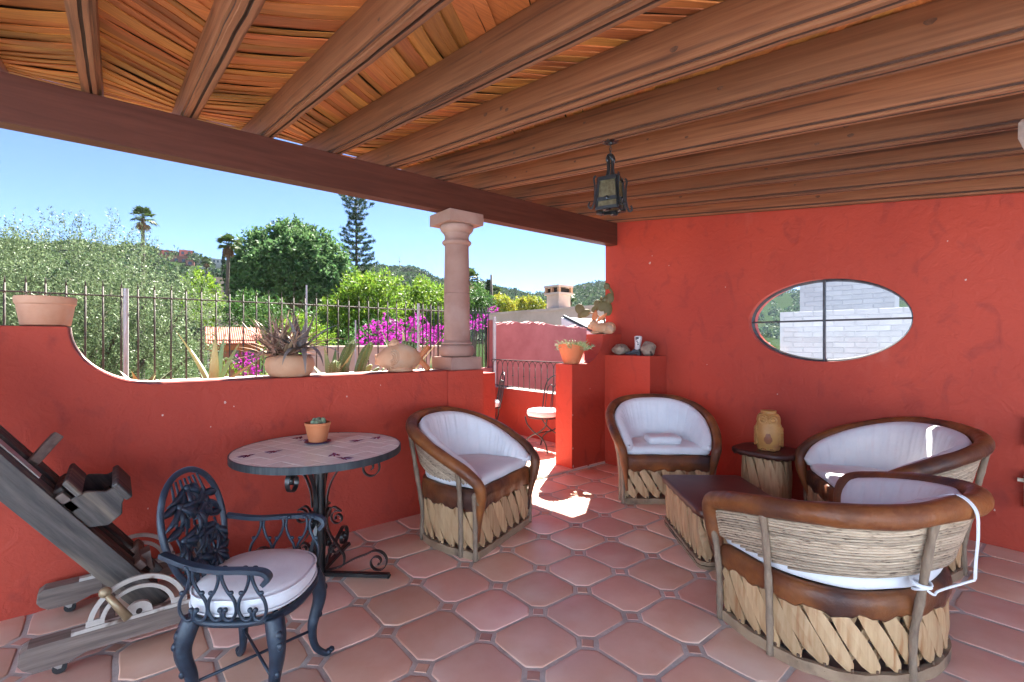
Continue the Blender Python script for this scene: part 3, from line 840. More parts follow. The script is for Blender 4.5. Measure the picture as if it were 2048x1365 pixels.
def barrel_chair(name, label, loc, th, rim_half, base_half, seat, skirt, sx=1.0, sy=1.0, sz=1.0, seed=0, group=None, rim_r=.038, posts=(.10, .235, .40, .60, .765, .90), rows=17, row0=.052, back_hi=0.0, cush_lo=0.05):
    r_ = random.Random(seed)
    root = thing(name, label, 'armchair' if 'armchair' in label else 'loveseat', (loc[0], loc[1], 0), th, group)
    mir = lambda H: [(x * sx, y * sy, z * sz) for x, y, z in H] + [(-x * sx, y * sy, z * sz) for x, y, z in H[-2::-1]]
    rim = crspline(mir(rim_half), 8); base = crspline(mir(base_half), 8)
    P = perim_list(base)
    if loop_sign(P) < 0: raise RuntimeError
    loop = Loop(P)
    rs = lambda t: sample(rim, t)
    ctr = Vector((0, .20 * sy))
    def ang_of(p): return math.atan2(p.y - ctr.y, p.x)
    base_ang = [(ang_of(p) + math.pi / 2) % (2 * math.pi) for p in base]
    base_t = [i / (len(base) - 1) for i in range(len(base))]
    def bs(t):
        a = (ang_of(rs(t)) + math.pi / 2) % (2 * math.pi)
        return sample(base, float(np.interp(a, base_ang, base_t)))
    # rim
    rad = []
    for i in range(len(rim)):
        t = i / (len(rim) - 1); e = min(t, 1 - t)
        k = min(1, e / .13); k = k * k * (3 - 2 * k)
        rad.append((lerp(.014, rim_r, k) + .005 * max(0, math.sin(math.pi * t)) ** 3) * (1 + .035 * math.sin(t * 41 + seed) + .02 * math.sin(t * 90)))
    MB().tube(rim, rad, 14).build('leather_rim', m_leather, root, smooth=True)
    # reeds
    for k in range(rows):
        pts = []; rr = []
        for i in range(65):
            t = .13 + .74 * i / 64
            rp, bp = rs(t), bs(t)
            z = rp.z - row0 - .0128 * k + .0006 * math.sin(i * .35 + k * 2.1)
            if z < seat + .045: continue
            f = (z - seat) / (rp.z - seat)
            q = Vector((bp.x, bp.y)).lerp(Vector((rp.x, rp.y)), f)
            pts.append((q.x, q.y, z)); rr.append(.0063 * (1 + .07 * math.sin(i * .7 + k * 5)))
        if len(pts) > 6: MB().tube(pts, rr, 7).build('reed', m_reed, root, smooth=True)
    # posts of barked branch
    for t in posts:
        bp, rp = bs(t), rs(t)
        out = Vector((bp.x, bp.y - .2 * sy)).normalized() if abs(bp.y) > .05 else Vector((math.copysign(1, bp.x), 0))
        b2 = Vector((bp.x, bp.y)) + out * .017; r2 = Vector((rp.x, rp.y)) + out * .016
        ms_ = b2.lerp(r2, .12) + out * .016
        w = r_.uniform(-.008, .008)
        pth = crspline([(b2.x, b2.y, .003), (b2.x + w * .5, b2.y + w, seat * .5), (ms_.x + w, ms_.y, seat - .02), tuple((ms_.lerp(r2, .55)).to_3d() + Vector((w, 0, lerp(seat, rp.z, .55)))), (r2.x, r2.y, rp.z - .02)], 6)
        nn = len(pth)
        MB().tube(pth, [.0165 * (1 + .09 * math.sin(i * 1.1 + t * 30) + .05 * math.sin(i * 2.7)) for i in range(nn)], 9).build('post', m_bark, root, smooth=True)
    # leather skirt round the seat
    n_ = 110; rings = []
    for k in range(n_):
        d = loop.len * k / n_
        lo = seat - skirt + .010 * math.sin(k * .9 + seed) + .006 * math.sin(k * 2.3)
        sec = []
        for off, z in ((-.045, seat - .004), (-.012, seat + .004), (.010, seat - .010), (.0175, seat - skirt * .45), (.0135, lo + .012), (.004, lo), (-.002, lo + .01), (-.02, seat - .03)):
            q = loop.at(d, off); sec.append((q.x, q.y, z))
        rings.append(sec)
    MB().rings(rings, closed=True).build('leather_skirt', m_leather, root, smooth=True)
    # seat board closes the barrel
    n_ = 48; ring = [loop.at(loop.len * k / n_, -.03) for k in range(n_)]
    MB().rings([[(q.x, q.y, seat - .035) for q in ring], [(q.x, q.y, seat - .012) for q in ring]]).build('seat_board', m_leather_d, root)
    slat_cage(root, loop, .052, seat - skirt + .035, .098, .094, -.16, seed + 5)
    hoop(root, loop, .0, .05, .014, .026)
    # seat cushion
    rings = []
    cc = Vector((0, .27 * sy))
    for k_, z in ((.90, seat + .004), (.955, seat + .010), (.975, seat + .03), (.97, seat + .052), (.94, seat + .068), (.86, seat + .076), (.6, seat + .084), (.25, seat + .088)):
        rings.append([(cc.x + (q.x - cc.x) * k_, cc.y + (q.y - cc.y) * k_, z + .002 * math.sin(k * .7)) for k, q in enumerate(loop.at(loop.len * j / 72) for j in range(72))])
    MB().rings(rings).build('seat_cushion', m_fabric, root, smooth=True)
    # back cushion, gathered along its face
    n_ = 200; rings = []
    for i in range(n_ + 1):
        u = i / n_; t = lerp(.135, .865, u)
        rp, bp = rs(t), bs(t)
        e = min(1, min(u, 1 - u) / .10); e = math.sin(e * math.pi / 2)
        zlo = seat + cush_lo; zhi = lerp(zlo + .05, rp.z + .012 + back_hi, e ** .8)
        tk = lerp(.028, .085, e)
        sec = []
        inn = -Vector((rp.x, rp.y - .12 * sy)).normalized()
        pl = (.0012 * math.sin(u * 260) + .0013 * math.sin(u * 143 + 1) + .0010 * math.sin(u * 391) + .0016 * math.sin(u * 37 + seed)) * e
        for f, o_, g in ((0, .0, 0), (.5, .0, 0), (.93, .004, 0), (1.0, .25, .3), (1.0, .62, .8), (.93, .93, 1), (.7, 1.0, 1), (.4, 1.02, 1), (.12, .97, .6), (0, .75, 0)):
            z = lerp(zlo, zhi, f) ; ff = max(0, min(1, (z - seat) / (rp.z - seat)))
            q = Vector((bp.x, bp.y)).lerp(Vector((rp.x, rp.y)), ff) + inn * (.046 + tk * o_ + pl * g)
            sec.append((q.x, q.y, z + pl * g * .5))
        rings.append(sec)
    MB().rings(rings).build('back_cushion', m_fabric, root, smooth=True)
    return root, rs, bs


H1 = [(.335, .0, .12), (.35, -.02, .30), (.365, -.04, .43), (.385, -.03, .52), (.415, .06, .61), (.43, .20, .69), (.42, .34, .76), (.35, .50, .83), (.20, .605, .875), (0, .64, .885)]
B1 = [(.35, 0, 0), (.355, .15, 0), (.34, .30, 0), (.27, .46, 0), (.14, .545, 0), (0, .57, 0)]
def loveseat_half(zl, zb):
    return [(.50, .02, .12), (.52, -.02, .12 + .4 * (zl - .12)), (.54, -.04, .12 + .75 * (zl - .12)), (.575, -.02, zl), (.60, .09, zl + .3 * (zb - zl)), (.60, .25, zl + .55 * (zb - zl)),
            (.56, .42, zl + .75 * (zb - zl)), (.45, .57, zl + .9 * (zb - zl)), (.25, .65, zb - .01), (0, .67, zb)]
B2 = [(.52, 0, 0), (.53, .2, 0), (.49, .38, 0), (.36, .51, 0), (.18, .57, 0), (0, .59, 0)]
GR = 'pigskin and reed barrel seats on the terrace'
barrel_chair('barrel_armchair', 'brown leather and cedar armchair with white cushions beside the iron table', (2.192, 2.736), .369, H1, B1, .452, .135, 1.068, 1.11, .983, 1, GR)
c2, _, _ = barrel_chair('barrel_armchair', 'brown leather armchair in front of the pedestal, a small cushion on its seat', (3.789, 2.413), -.725, H1, B1, .43, .135, 1.087, 1.023, .982, 2, GR)
c3, rs3, bs3 = barrel_chair('barrel_loveseat', 'wide leather and reed loveseat against the red wall below the oval window', (3.989, 1.206), -2.521, loveseat_half(.531, .847), B2, .385, .125, 1.0, 1.13, 1.0, 3, GR, rim_r=.042, rows=17)
c4, rs4, bs4 = barrel_chair('barrel_loveseat', 'leather loveseat at lower right seen from behind with woven reed back', (2.894, 1.085), 2.804, loveseat_half(.608, .756), B2, .385, .105, .90, 1.114, 1.0, 4, GR, rim_r=.045, rows=18, row0=.058, posts=(.125, .29, .475, .70, .80, .89), back_hi=.005)
# tie ribbons of the front loveseat
tk = rs4(.515)
rb = MB()
out = Vector((tk.x, tk.y - .2, 0)).normalized()
p0 = tk - out * .07 + Vector((0, 0, .030))
rib = crspline([p0, tk + Vector((0, 0, .056)), tk + out * .056 + Vector((0, 0, .01)), tk + out * .066 + Vector((.004, 0, -.08)), tk + out * .062 + Vector((.010, 0, -.19)), tk + out * .06 + Vector((.012, 0, -.27))], 8)
rb.sweep(rib, [(-.012, -.0015), (.012, -.0015), (.012, .0015), (-.012, .0015)], tuple(out))
rb.build('tie_ribbon', m_fabric, c4, smooth=True, angle=40)
pp = bs4(.475); po = Vector((pp.x, pp.y - .2, 0)).normalized()
kn = MB(); kc = Vector((pp.x, pp.y, .44)) + po * .05
for k in range(4):
    kn.tube([kc + Vector((.028 * math.cos(a) * (1 + .2 * k), .028 * math.sin(a), .012 * math.sin(a + k) + .008 * (k - 1.5))) for a in [2 * math.pi * j / 14 for j in range(14)]], .006, 6, closed=True)
kn.tube(crspline([kc, kc + po * .03 + Vector((-.03, .0, -.03)), kc + po * .02 + Vector((-.07, .01, -.02)), tk + out * .06 + Vector((.012, 0, -.27))], 8), .005, 6)
kn.build('tie_knot', m_fabric, c4, smooth=True)

# loose cushion on the armchair by the pedestal
sc = MB()
rings = []
for s_, z in ((.80, 0), (.97, .012), (1.0, .030), (1.0, .045), (.98, .058), (.80, .070)):
    rr_ = []
    for j in range(40):
        a = 2 * math.pi * j / 40; ca, sa = math.cos(a), math.sin(a); e = .35
        rr_.append((math.copysign(abs(ca) ** e, ca) * .155 * s_, math.copysign(abs(sa) ** e, sa) * .10 * s_, z + .003 * math.sin(3 * a)))
    rings.append(rr_)
sc.rings(rings)
tag(sc.build('loose_cushion', m_fabric, smooth=True, loc=(3.789 + .663 * .17, 2.413 + .749 * .17, .512), rot=(0, 0, -.68)), 'small folded white cushion lying on the armchair seat', 'cushion')

# ------------------------------------------------------------------ low leather tables
def rounded_rect(hx, hy, r, n=6):
    out = []
    for cx_, cy_, a0_ in ((hx - r, hy - r, 0), (-hx + r, hy - r, math.pi / 2), (-hx + r, -hy + r, math.pi), (hx - r, -hy + r, 1.5 * math.pi)):
        for k in range(n + 1):
            a = a0_ + math.pi / 2 * k / n; out.append(Vector((cx_ + r * math.cos(a), cy_ + r * math.sin(a))))
    return out
def leather_table(name, label, loc, rz, hx, hy, r, h, inset, seed, group):
    root = thing(name, label, 'table', (loc[0], loc[1], 0), rz, group)
    o_ = rounded_rect(hx, hy, r)
    lp_ = Loop(o_)
    rings = []
    for off, z in ((-.02, h - .042), (-.004, h - .046), (.002, h - .03), (.0, h - .010), (-.006, h - .002), (-.02, h)):
        rings.append([(q.x, q.y, z + (.006 * math.sin(j * 1.9) if off == -.004 else 0)) for j, q in enumerate(lp_.at(lp_.len * k / 72, off) for k in range(72))])
    MB().rings(rings).build('leather_top', m_leather_d, root, smooth=True)
    ip = Loop(rounded_rect(hx - inset, hy - inset, max(.02, r - inset * .4)))
    slat_cage(root, ip, .052, h - .035, .082, .076, -.10, seed)
    hoop(root, ip, 0, .022, .016, .03); hoop(root, ip, .027, .048, .014, .026)
    return root
leather_table('coffee_table', 'low rectangular coffee table with dark leather top and slatted cedar base', (3.34, 1.70), .856, .42, .31, .04, .38, .03, 21, 'leather topped slat tables')
leather_table('side_table', 'small rounded side table against the wall carrying the clay owl', (4.435, 1.845), math.pi / 2, .255, .215, .14, .50, .07, 22, 'leather topped slat tables')

# ------------------------------------------------------------------ tiled iron table
TC = (.973, 3.05); TR = .49; TH = .793
it = thing('iron_table', 'round cream tiled table with black scrolled iron pedestal by the parapet', 'table', (TC[0], TC[1], 0))
MB().lathe([(TR - .02, TH - .038), (TR, TH - .038), (TR, TH + .001), (TR - .006, TH + .002), (TR - .006, TH - .004), (TR - .02, TH - .006)], 96, cap=False).build('metal_band', m_band, it, smooth=True, angle=40)
MB().lathe([(0.001, TH - .03), (TR - .007, TH - .03), (TR - .007, TH - .0035), (.001, TH - .0035)], 72).build('mortar_bed', m_grey_grout, it)
TS = .1025
for i in range(-5, 6):
    for j in range(-5, 6):
        c = (i * TS + .02, j * TS + .03); g = .0016; h = TS / 2 - g
        # rows are staggered slightly out of square, then trimmed to the circle
        p = [(c[0] - h, c[1] - h), (c[0] + h, c[1] - h), (c[0] + h, c[1] + h), (c[0] - h, c[1] + h)]
        for k in range(40):
            a = 2 * math.pi * (k + .5) / 40; ca, sa = math.cos(a), math.sin(a)
            p = clip_poly(p, lambda q: (TR - .008) - (q[0] * ca + q[1] * sa))
            if len(p) < 3: break
        if len(p) < 3: continue
        ar = abs(sum(p[k][0] * p[(k + 1) % len(p)][1] - p[(k + 1) % len(p)][0] * p[k][1] for k in range(len(p)))) / 2
        if ar < .0004: continue
        tm = MB().prism([(a - c[0], b - c[1]) for a, b in p], -.004, .0, 'xy').mesh('table_tile', m_tiletop)
        o = link('table_tile', tm, it, (*( Matrix.Rotation(.35, 2) @ Vector(c)), TH + random.uniform(-.0006, .0008)), (random.uniform(-.004, .004), random.uniform(-.004, .004), .35))
# cobalt leaf motifs fired on some tiles
def leafshape(n=9):
    out = []
    for k in range(n * 2):
        a = 2 * math.pi * k / (n * 2); r = .020 + .012 * math.cos(3 * a) + .005 * math.cos(9 * a)
        out.append((r * math.cos(a) * 1.25, r * math.sin(a)))
    return out + []
for (x, y), a in zip([(.585, 3.085), (.731, 3.10), (.976, 2.80), (.985, 2.68), (.965, 3.44), (.965, 3.33), (1.235, 3.094), (1.375, 3.105)], (.4, .2, 1.3, 2.2, .9, 2.7, .1, .7)):
    mo = MB().prism(leafshape(), 0, .0012, 'xy')
    for b in (2.5, 3.1, -2.6):
        mo.prism([(Matrix.Rotation(b, 2) @ Vector(q))[:] for q in ((.012, -.002), (.04, -.006), (.058, 0), (.04, .006), (.012, .002))], 0, .0011, 'xy')
    mo.build('leaf_motif', m_cobalt, it, loc=(x - TC[0], y - TC[1], TH + .0008), rot=(0, 0, a))
MB().tube([(0, 0, .03), (0, 0, TH - .03)], .036, 20).build('pole', m_black, it, smooth=True, angle=40)
tp = MB()
for a in (0, math.pi / 2):
    tp.bar((-.34 * math.cos(a), -.34 * math.sin(a), TH - .040 - (.006 if a else 0)), (.34 * math.cos(a), .34 * math.sin(a), TH - .040 - (.006 if a else 0)), .03, .006)
tp.build('top_bracket', m_black, it)
for q in range(4):
    a = -.75 + q * math.pi / 2; dx, dy = math.cos(a), math.sin(a)
    to3 = lambda P2: [(dx * r, dy * r, z) for r, z in P2]
    side = (-dy, dx, 0)
    foot = MB().bar((dx * .03, dy * .03, .014), (dx * .44, dy * .44, .014), .034, .026)
    foot.bar((dx * .425, dy * .425, .007), (dx * .445, dy * .445, .007), .04, .014)
    foot.build('foot', m_black, it, bevel=(.004,))
    # foot scroll: rises from the pole foot to a curl above the toe
    s1 = [(.04, .035), (.12, .055), (.21, .105), (.30, .142)] ; s1 = [(p.x, p.y) for p in crspline([(x, y, 0) for x, y in s1], 6)]
    s1 += spiral((.365, .095), .072, .014, R(118), -1.55, 34)
    MB().ribbon(to3(s1), .026, .006, side).build('scroll', m_black, it, smooth=True, angle=40)
    # big S scroll hugging the pole
    s2 = list(reversed(spiral((.115, .36), .048, .010, R(60), 1.5, 26)))
    s2 += [(p.x, p.y) for p in crspline([(.139, .402, 0), (.085, .425, 0), (.048, .36, 0), (.062, .27, 0), (.115, .19, 0), (.155, .13, 0), (.150, .07, 0), (.10, .048, 0)], 6)][1:]
    MB().ribbon(to3(s2), .024, .006, side).build('scroll', m_black, it, smooth=True, angle=40)
    s4 = list(reversed(spiral((.10, .165), .040, .009, R(200), -1.4, 22))) + [(.05, .10), (.045, .06)]
    MB().ribbon(to3(s4), .022, .006, side).build('scroll', m_black, it, smooth=True, angle=40)
    # bracket scroll under the top
    s3 = [(p.x, p.y) for p in crspline([(.045, .42, 0), (.055, .52, 0), (.09, .61, 0), (.15, .69, 0), (.22, .742, 0)], 8)]
    MB().ribbon(to3(s3), .026, .006, side).build('scroll', m_black, it, smooth=True, angle=40)
    s5 = [(.30, .746), (.345, .738)] + spiral((.318, .672), .068, .014, R(66), -1.35, 30)
    MB().ribbon(to3(s5), .026, .006, side).build('scroll', m_black, it, smooth=True, angle=40)
# cactus pot on the table
pot = thing('cactus_pot', 'small orange clay pot with woolly cacti on the tiled table', 'pot', (1.01, 3.20, TH + .003))
MB().lathe([(.060, 0), (.078, .002), (.082, .007), (.075, .008), (.060, .004)], 32).build('saucer', m_cobalt, pot, smooth=True, angle=40)
MB().lathe([(.052, .006), (.056, .008), (.076, .108), (.080, .112), (.080, .128), (.074, .129), (.070, .112), (.0, .110)], 32, cap=False).build('clay_body', m_orange, pot, smooth=True, angle=35)
MB().lathe([(.001, .106), (.071, .106), (.072, .111), (.001, .114)], 24).build('soil', m_soil, pot)
for k in range(9):
    a = k * 2.4; rr_ = .045 * math.sqrt(k / 9); hh = random.uniform(.018, .028)
    MB().blob((rr_ * math.cos(a), rr_ * math.sin(a), .118 + hh * .6), .018, .018, hh, 12, 8).build('cactus_head', m_minicactus, pot, smooth=True)
# ------------------------------------------------------------------ cast metal garden chair
gc = thing('garden_chair', 'dark blue cast metal garden chair with a white round cushion', 'chair', (.447, 2.215, 0), .885)
SZ = .405
def seat_outline(k, n=44):
    out = []
    for j in range(n):
        a = 2 * math.pi * j / n; c, s = math.cos(a), math.sin(a); e = .78
        out.append((math.copysign(abs(c) ** e, c) * .225 * k, math.copysign(abs(s) ** e, s) * .215 * k - .01))
    return out
MB().rings([[(x, y, z) for x, y in seat_outline(k)] for k, z in ((.93, SZ - .014), (1.0, SZ - .012), (1.03, SZ), (1.0, SZ + .012), (.93, SZ + .012), (.88, SZ))], closed=True).build('seat_frame', m_cast, gc, smooth=True)
sg = MB()
for k in range(-4, 5):
    x = k * .045; yy = .19 * math.sqrt(max(.05, 1 - (x / .215) ** 2)); sg.tube([(x, -yy - .01, SZ), (x, yy - .01, SZ)], .005, 6)
sg.build('seat_grille', m_cast, gc, smooth=True)
rings = []
for k, z in ((.70, SZ + .012), (.93, SZ + .016), (1.0, SZ + .040), (1.01, SZ + .062), (.985, SZ + .082), (.90, SZ + .097), (.62, SZ + .108), (.25, SZ + .112)):
    rings.append([(x, y, z) for x, y in seat_outline(k * .98)])
cu = MB().rings(rings).build('seat_cushion', m_fabric, gc, smooth=True)
for k, z in ((1.0, SZ + .084), (1.012, SZ + .034)):
    MB().tube([(x * .985, y * .985, z) for x, y in seat_outline(k)], .004, 6, closed=True).build('piping', m_fabric, cu, smooth=True)
# oval back leaning backwards, cast lilies inside
lean = R(13)
def back_pt(u, w, o=0):
    """u across, w up the back from its foot"""
    return (u, .185 + math.sin(lean) * w - math.cos(lean) * o, SZ + .02 + math.cos(lean) * w + math.sin(lean) * o)
def oval(t):
    a = 2 * math.pi * t; s = math.sin(a); wv = .25 - .25 * math.cos(a)
    return (s * (.155 + .055 * (wv / .50)), wv)
fr_ = MB().tube([back_pt(*oval(k / 48)) for k in range(48)], .0125, 9, closed=True)
fr_.build('back_frame', m_cast, gc, smooth=True)
lil = MB()
def petal(c, ang, L_, W_, o=0, curl=.02):
    rings = []
    for k in range(7):
        t = k / 6; w = W_ * math.sin(math.pi * (.12 + .86 * t)) ; ww = max(.0012, w)
        px_, pw_ = c[0] + math.sin(ang) * L_ * t, c[1] + math.cos(ang) * L_ * t
        nx, nw = math.cos(ang), -math.sin(ang)
        oo = o + curl * math.sin(math.pi * t)
        rings.append([back_pt(px_ - nx * ww, pw_ - nw * ww, oo), back_pt(px_, pw_, oo + .006), back_pt(px_ + nx * ww, pw_ + nw * ww, oo), back_pt(px_, pw_, oo - .006)])
    lil.rings(rings)
PR = random.Random(5)
for (c, base_a) in (((-.085, .37), 2.9), ((.075, .35), -2.7), ((-.02, .43), 3.0), ((.02, .25), 3.0), ((-.10, .24), 2.6), ((.10, .22), -2.8), ((.0, .34), 2.0), ((-.04, .15), 3.3), ((.06, .13), 2.8)):
    for k in range(7):
        petal(c, base_a + (k - 3) * .42 + PR.uniform(-.1, .1), PR.uniform(.07, .125), .0165, PR.uniform(-.004, .012))
    lil.blob(back_pt(c[0], c[1], .012), .016, .012, .016, 8, 6)
for k in range(7):
    x = -.12 + k * .04
    petal((x * .8, .02), x * .8, .20 + .05 * math.cos(k * 2), .015, 0, .012)
    petal((x * .9, .27), -x * 1.2, .20, .013, -.004, .008)
for s in (-1, 1):
    for w in (.16, .27, .36):
        petal((s * .17, w), -s * 1.35, .11, .018, 0, .01)
lil.build('lily_panel', m_cast, gc, smooth=True)
for s in (-1, 1):
    arm = crspline([back_pt(s * .205, .235), (s * .235, .12, SZ + .225), (s * .265, .0, SZ + .22), (s * .272, -.10, SZ + .222), (s * .265, -.165, SZ + .214), (s * .258, -.185, SZ + .19), (s * .256, -.165, SZ + .165)], 7)
    a_ = MB().sweep(arm, [(-.008, -.016), (.008, -.016), (.010, 0), (.008, .016), (-.008, .016), (-.010, 0)], (1, 0, 0))
    ao = a_.build('arm', m_cast, gc, smooth=True, angle=60)
    sc_ = MB()
    for k, y0_ in enumerate((-.115, -.005, .10)):
        # pairs of S scrolls meeting in a heart
        X = s * .255
        for d in (-1, 1):
            path = [(y0_ + d * .012, SZ + .225), (y0_ + d * .006, SZ + .185), (y0_ + d * .020, SZ + .14), (y0_ + d * .045, SZ + .10), (y0_ + d * .050, SZ + .055), (y0_ + d * .030, SZ + .022), (y0_ + d * .006, SZ + .030), (y0_ + d * .006, SZ + .058)]
            sc_.tube([(X - s * .025 * (1 - (z - SZ) / .23), y, z) for y, z in [(p.x, p.y) for p in crspline([(a, b, 0) for a, b in path], 5)]], .0062, 7)
            sc_.blob((X - s * .02, y0_ + d * .010, SZ + .060), .008, .010, .010, 8, 6)
            sc_.blob((X - s * .004, y0_ + d * .018, SZ + .222), .008, .012, .009, 8, 6)
            sc_.blob((X - s * .010, y0_ + d * .036, SZ + .128), .007, .011, .009, 8, 6)
    sc_.build('scroll_panel', m_cast, ao, smooth=True)
    for fb in (-1, 1):
        x, y = s * .175, fb * .155 - .01
        leg = crspline([(x, y, SZ), (x * 1.10, y * 1.10, SZ - .06), (x * 1.13, y * 1.13, SZ - .13), (x * 1.0, y * 1.0, SZ - .24), (x * 1.05, y * 1.05, .07), (x * 1.22, y * 1.25, .018), (x * 1.34, y * 1.38, .022)], 6)
        nl = len(leg)
        rd = [float(np.interp(i / (nl - 1), [0, .15, .35, .6, .8, .93, 1], [.036, .036, .028, .017, .0135, .016, .010])) for i in range(nl)]
        lg = MB().tube(leg, rd, 10); lg.blob(leg[-1], .015, .015, .013, 8, 6)
        ox, oy = x / math.hypot(x, y), y / math.hypot(x, y)
        for z_, o_, r3 in ((SZ - .05, .030, .016), (SZ - .085, .034, .012), (SZ - .20, .014, .011), (SZ - .27, .010, .009)):
            q_ = sample(leg, (SZ - z_) / SZ * .8); lg.blob((q_[0] + ox * o_, q_[1] + oy * o_, z_), r3, r3, r3 * 1.4, 8, 6)
        lg.build('leg', m_cast, gc, smooth=True)
st = MB()
for s in (-1, 1):
    st.tube([(s * .178, .148, .155), (-s * .178, -.165, .155 + .010 * s)], .006, 7)
st.build('stretcher', m_cast, gc, smooth=True)

# ------------------------------------------------------------------ antique crank easel, folded down
EZ = thing('studio_easel', 'old weathered wooden crank easel tilted back on wheels at left', 'easel', (0, 3.18, 0))
def runner(y, name='runner'):
    # side profile: rounded nose, step under the front
    p = [(-.30, .075), (-.315, .10), (-.31, .145), (-.285, .162), (.52, .162), (.535, .14), (.535, .06), (.40, .052), (.36, .075), (-.10, .075), (-.16, .052), (-.27, .052)]
    return MB().prism(p, y - .045, y + .045).build(name, m_oldwood2, EZ, bevel=(.008, 2))
NEARY, FARY = -.30, .32
for y in (NEARY, FARY):
    runner(y)
    for x in (-.20, .45):
        w = MB(); w.tube([(x + .012, y - .012, .026), (x + .012, y + .012, .026)], .025, 16)
        cw = w.build('caster_wheel', m_rubber, EZ, smooth=True, angle=40)
        MB().prism([(x - .02, .054), (x + .025, .054), (x + .018, .026), (x + .006, .026)], y - .018, y + .018).build('fork', m_tin, cw)
MB().box(.30, .36, NEARY - .01, FARY + .01, .164, .215).build('cross_rail', m_oldwood2, EZ, bevel=(.004,))
MB().box(-.06, -.0, NEARY + .045, FARY - .045, .085, .15).build('cross_rail', m_oldwood2, EZ, bevel=(.004,))
for y in (NEARY + .055, FARY - .055):
    MB().box(.37, .42, y - .02, y + .02, .05, .34).build('upright', m_oldwood, EZ, bevel=(.004,))
# iron quadrants with a curved slot
def quadrant(y):
    c = (.085, .168); q = MB()
    for r0, r1, z_ in ((.165, .185, 0), (.125, .142, 0)):
        rings = []
        for k in range(29):
            a = math.pi * (k / 28)
            ca, sa = math.cos(a), math.sin(a)
            rings.append([(c[0] + r0 * ca, y - .006, c[1] + r0 * sa), (c[0] + r1 * ca, y - .006, c[1] + r1 * sa), (c[0] + r1 * ca, y + .006, c[1] + r1 * sa), (c[0] + r0 * ca, y + .006, c[1] + r0 * sa)])
        q.rings(rings)
    q.box(c[0] - .235, c[0] + .225, y - .016, y + .016, c[1] - .006, c[1] + .010)
    for a in (0, math.pi):
        q.box(c[0] + math.cos(a) * .155 - .032, c[0] + math.cos(a) * .155 + .032, y - .008, y + .008, c[1], c[1] + .035)
    q.prism([(c[0] - .055, c[1]), (c[0] + .055, c[1])] + [(c[0] + .05 * math.cos(t), c[1] + .02 + .045 * math.sin(t)) for t in [math.pi * k / 10 for k in range(11)]], y - .009, y + .009)
    o = q.build('iron_quadrant', m_whiteiron, EZ, smooth=True, angle=40)
    MB().tube([(c[0], y - .016, c[1] + .022), (c[0], y + .016, c[1] + .022)], .012, 12).build('pivot_bolt', m_rust, o, smooth=True, angle=40)
    return o
quadrant(NEARY - .03); quadrant(FARY - .03)
# mast: two side boards, inner rails and panels, in a frame tilted about Y
import mathutils
TILT = Matrix.Rotation(R(-36), 4, 'Y')          # leaning towards -X while rising
MO = Matrix.Translation((.13, 0, .125))
MT = MO @ TILT
def mast(mb, name, mat, parent=None, **k):
    o = mb.build(name, m_mast if mat is m_oldwood else mat, parent or EZ, **k); o.matrix_local = MT; return o
for y in (-.215, .175):
    mast(MB().box(-.035, .085, y, y + .038, -.02, 1.75), 'side_board', m_oldwood, bevel=(.006, 2))
mast(MB().box(.035, .06, -.174, .174, .28, 1.70), 'back_panel', m_oldwood, bevel=(.003,))
for y in (-.165, .075):
    mast(MB().box(.062, .085, y, y + .085, .05, 1.70), 'inner_rail', m_oldwood, bevel=(.004,))
mast(MB().tube([(.075, -.035, .10), (.075, -.035, 1.55)], .016, 12), 'lead_screw', m_rust, smooth=True)
mast(MB().box(.055, .115, -.174, .174, .17, .215), 'mast_block', m_oldwood2, bevel=(.004,))
mast(MB().prism([(.10, .10), (.155, .20), (.10, .215)], -.10, -.01), 'mast_wedge', m_oldwood2)
# canvas tray with shaped cheeks
for y in (-.20, .175):
    mast(MB().prism([(.085, .50), (.14, .455), (.205, .46), (.235, .50), (.262, .52), (.278, .56), (.262, .585), (.225, .59), (.205, .615), (.175, .645), (.085, .66)], y, y + .026), 'tray_cheek', m_oldwood, bevel=(.004,))
mast(MB().box(.09, .20, -.174, .174, .515, .54), 'tray_shelf', m_oldwood, bevel=(.003,))
mast(MB().box(.255, .285, -.215, .215, .50, .60), 'tray_lip', m_oldwood, bevel=(.006,))
mast(MB().box(.14, .165, -.215, .215, .645, .735), 'tray_lip', m_oldwood, bevel=(.006,))
mast(MB().box(.086, .12, -.15, .16, .68, .72), 'tray_bar', m_oldwood, bevel=(.004,))
mast(MB().box(.087, .092, -.12, -.045, .80, 1.05), 'tin_plate', m_tin)
mast(MB().bar((.09, .02, .86), (.22, .11, .90), .035, .045), 'catch', m_oldwood2, bevel=(.004,))
mast(MB().box(.086, .12, -.20, -.15, .60, .70), 'block', m_oldwood2, bevel=(.003,))
mast(MB().bar((.07, 0, .40), (.07, 0, .41), .02, .02), 'bolt', m_rust)
# clamp handle on the near quadrant
hd = MB().tube([(-.03, NEARY - .065, .315), (.045, NEARY - .085, .19)], [.013, .019], 12)
hd.blob((-.036, NEARY - .062, .325), .024, .022, .024, 10, 8)
hd.tube([(-.036, NEARY - .062, .325), (-.036, NEARY - .02, .325)], .009, 8)
hd.build('clamp_handle', m_brass, EZ, smooth=True)

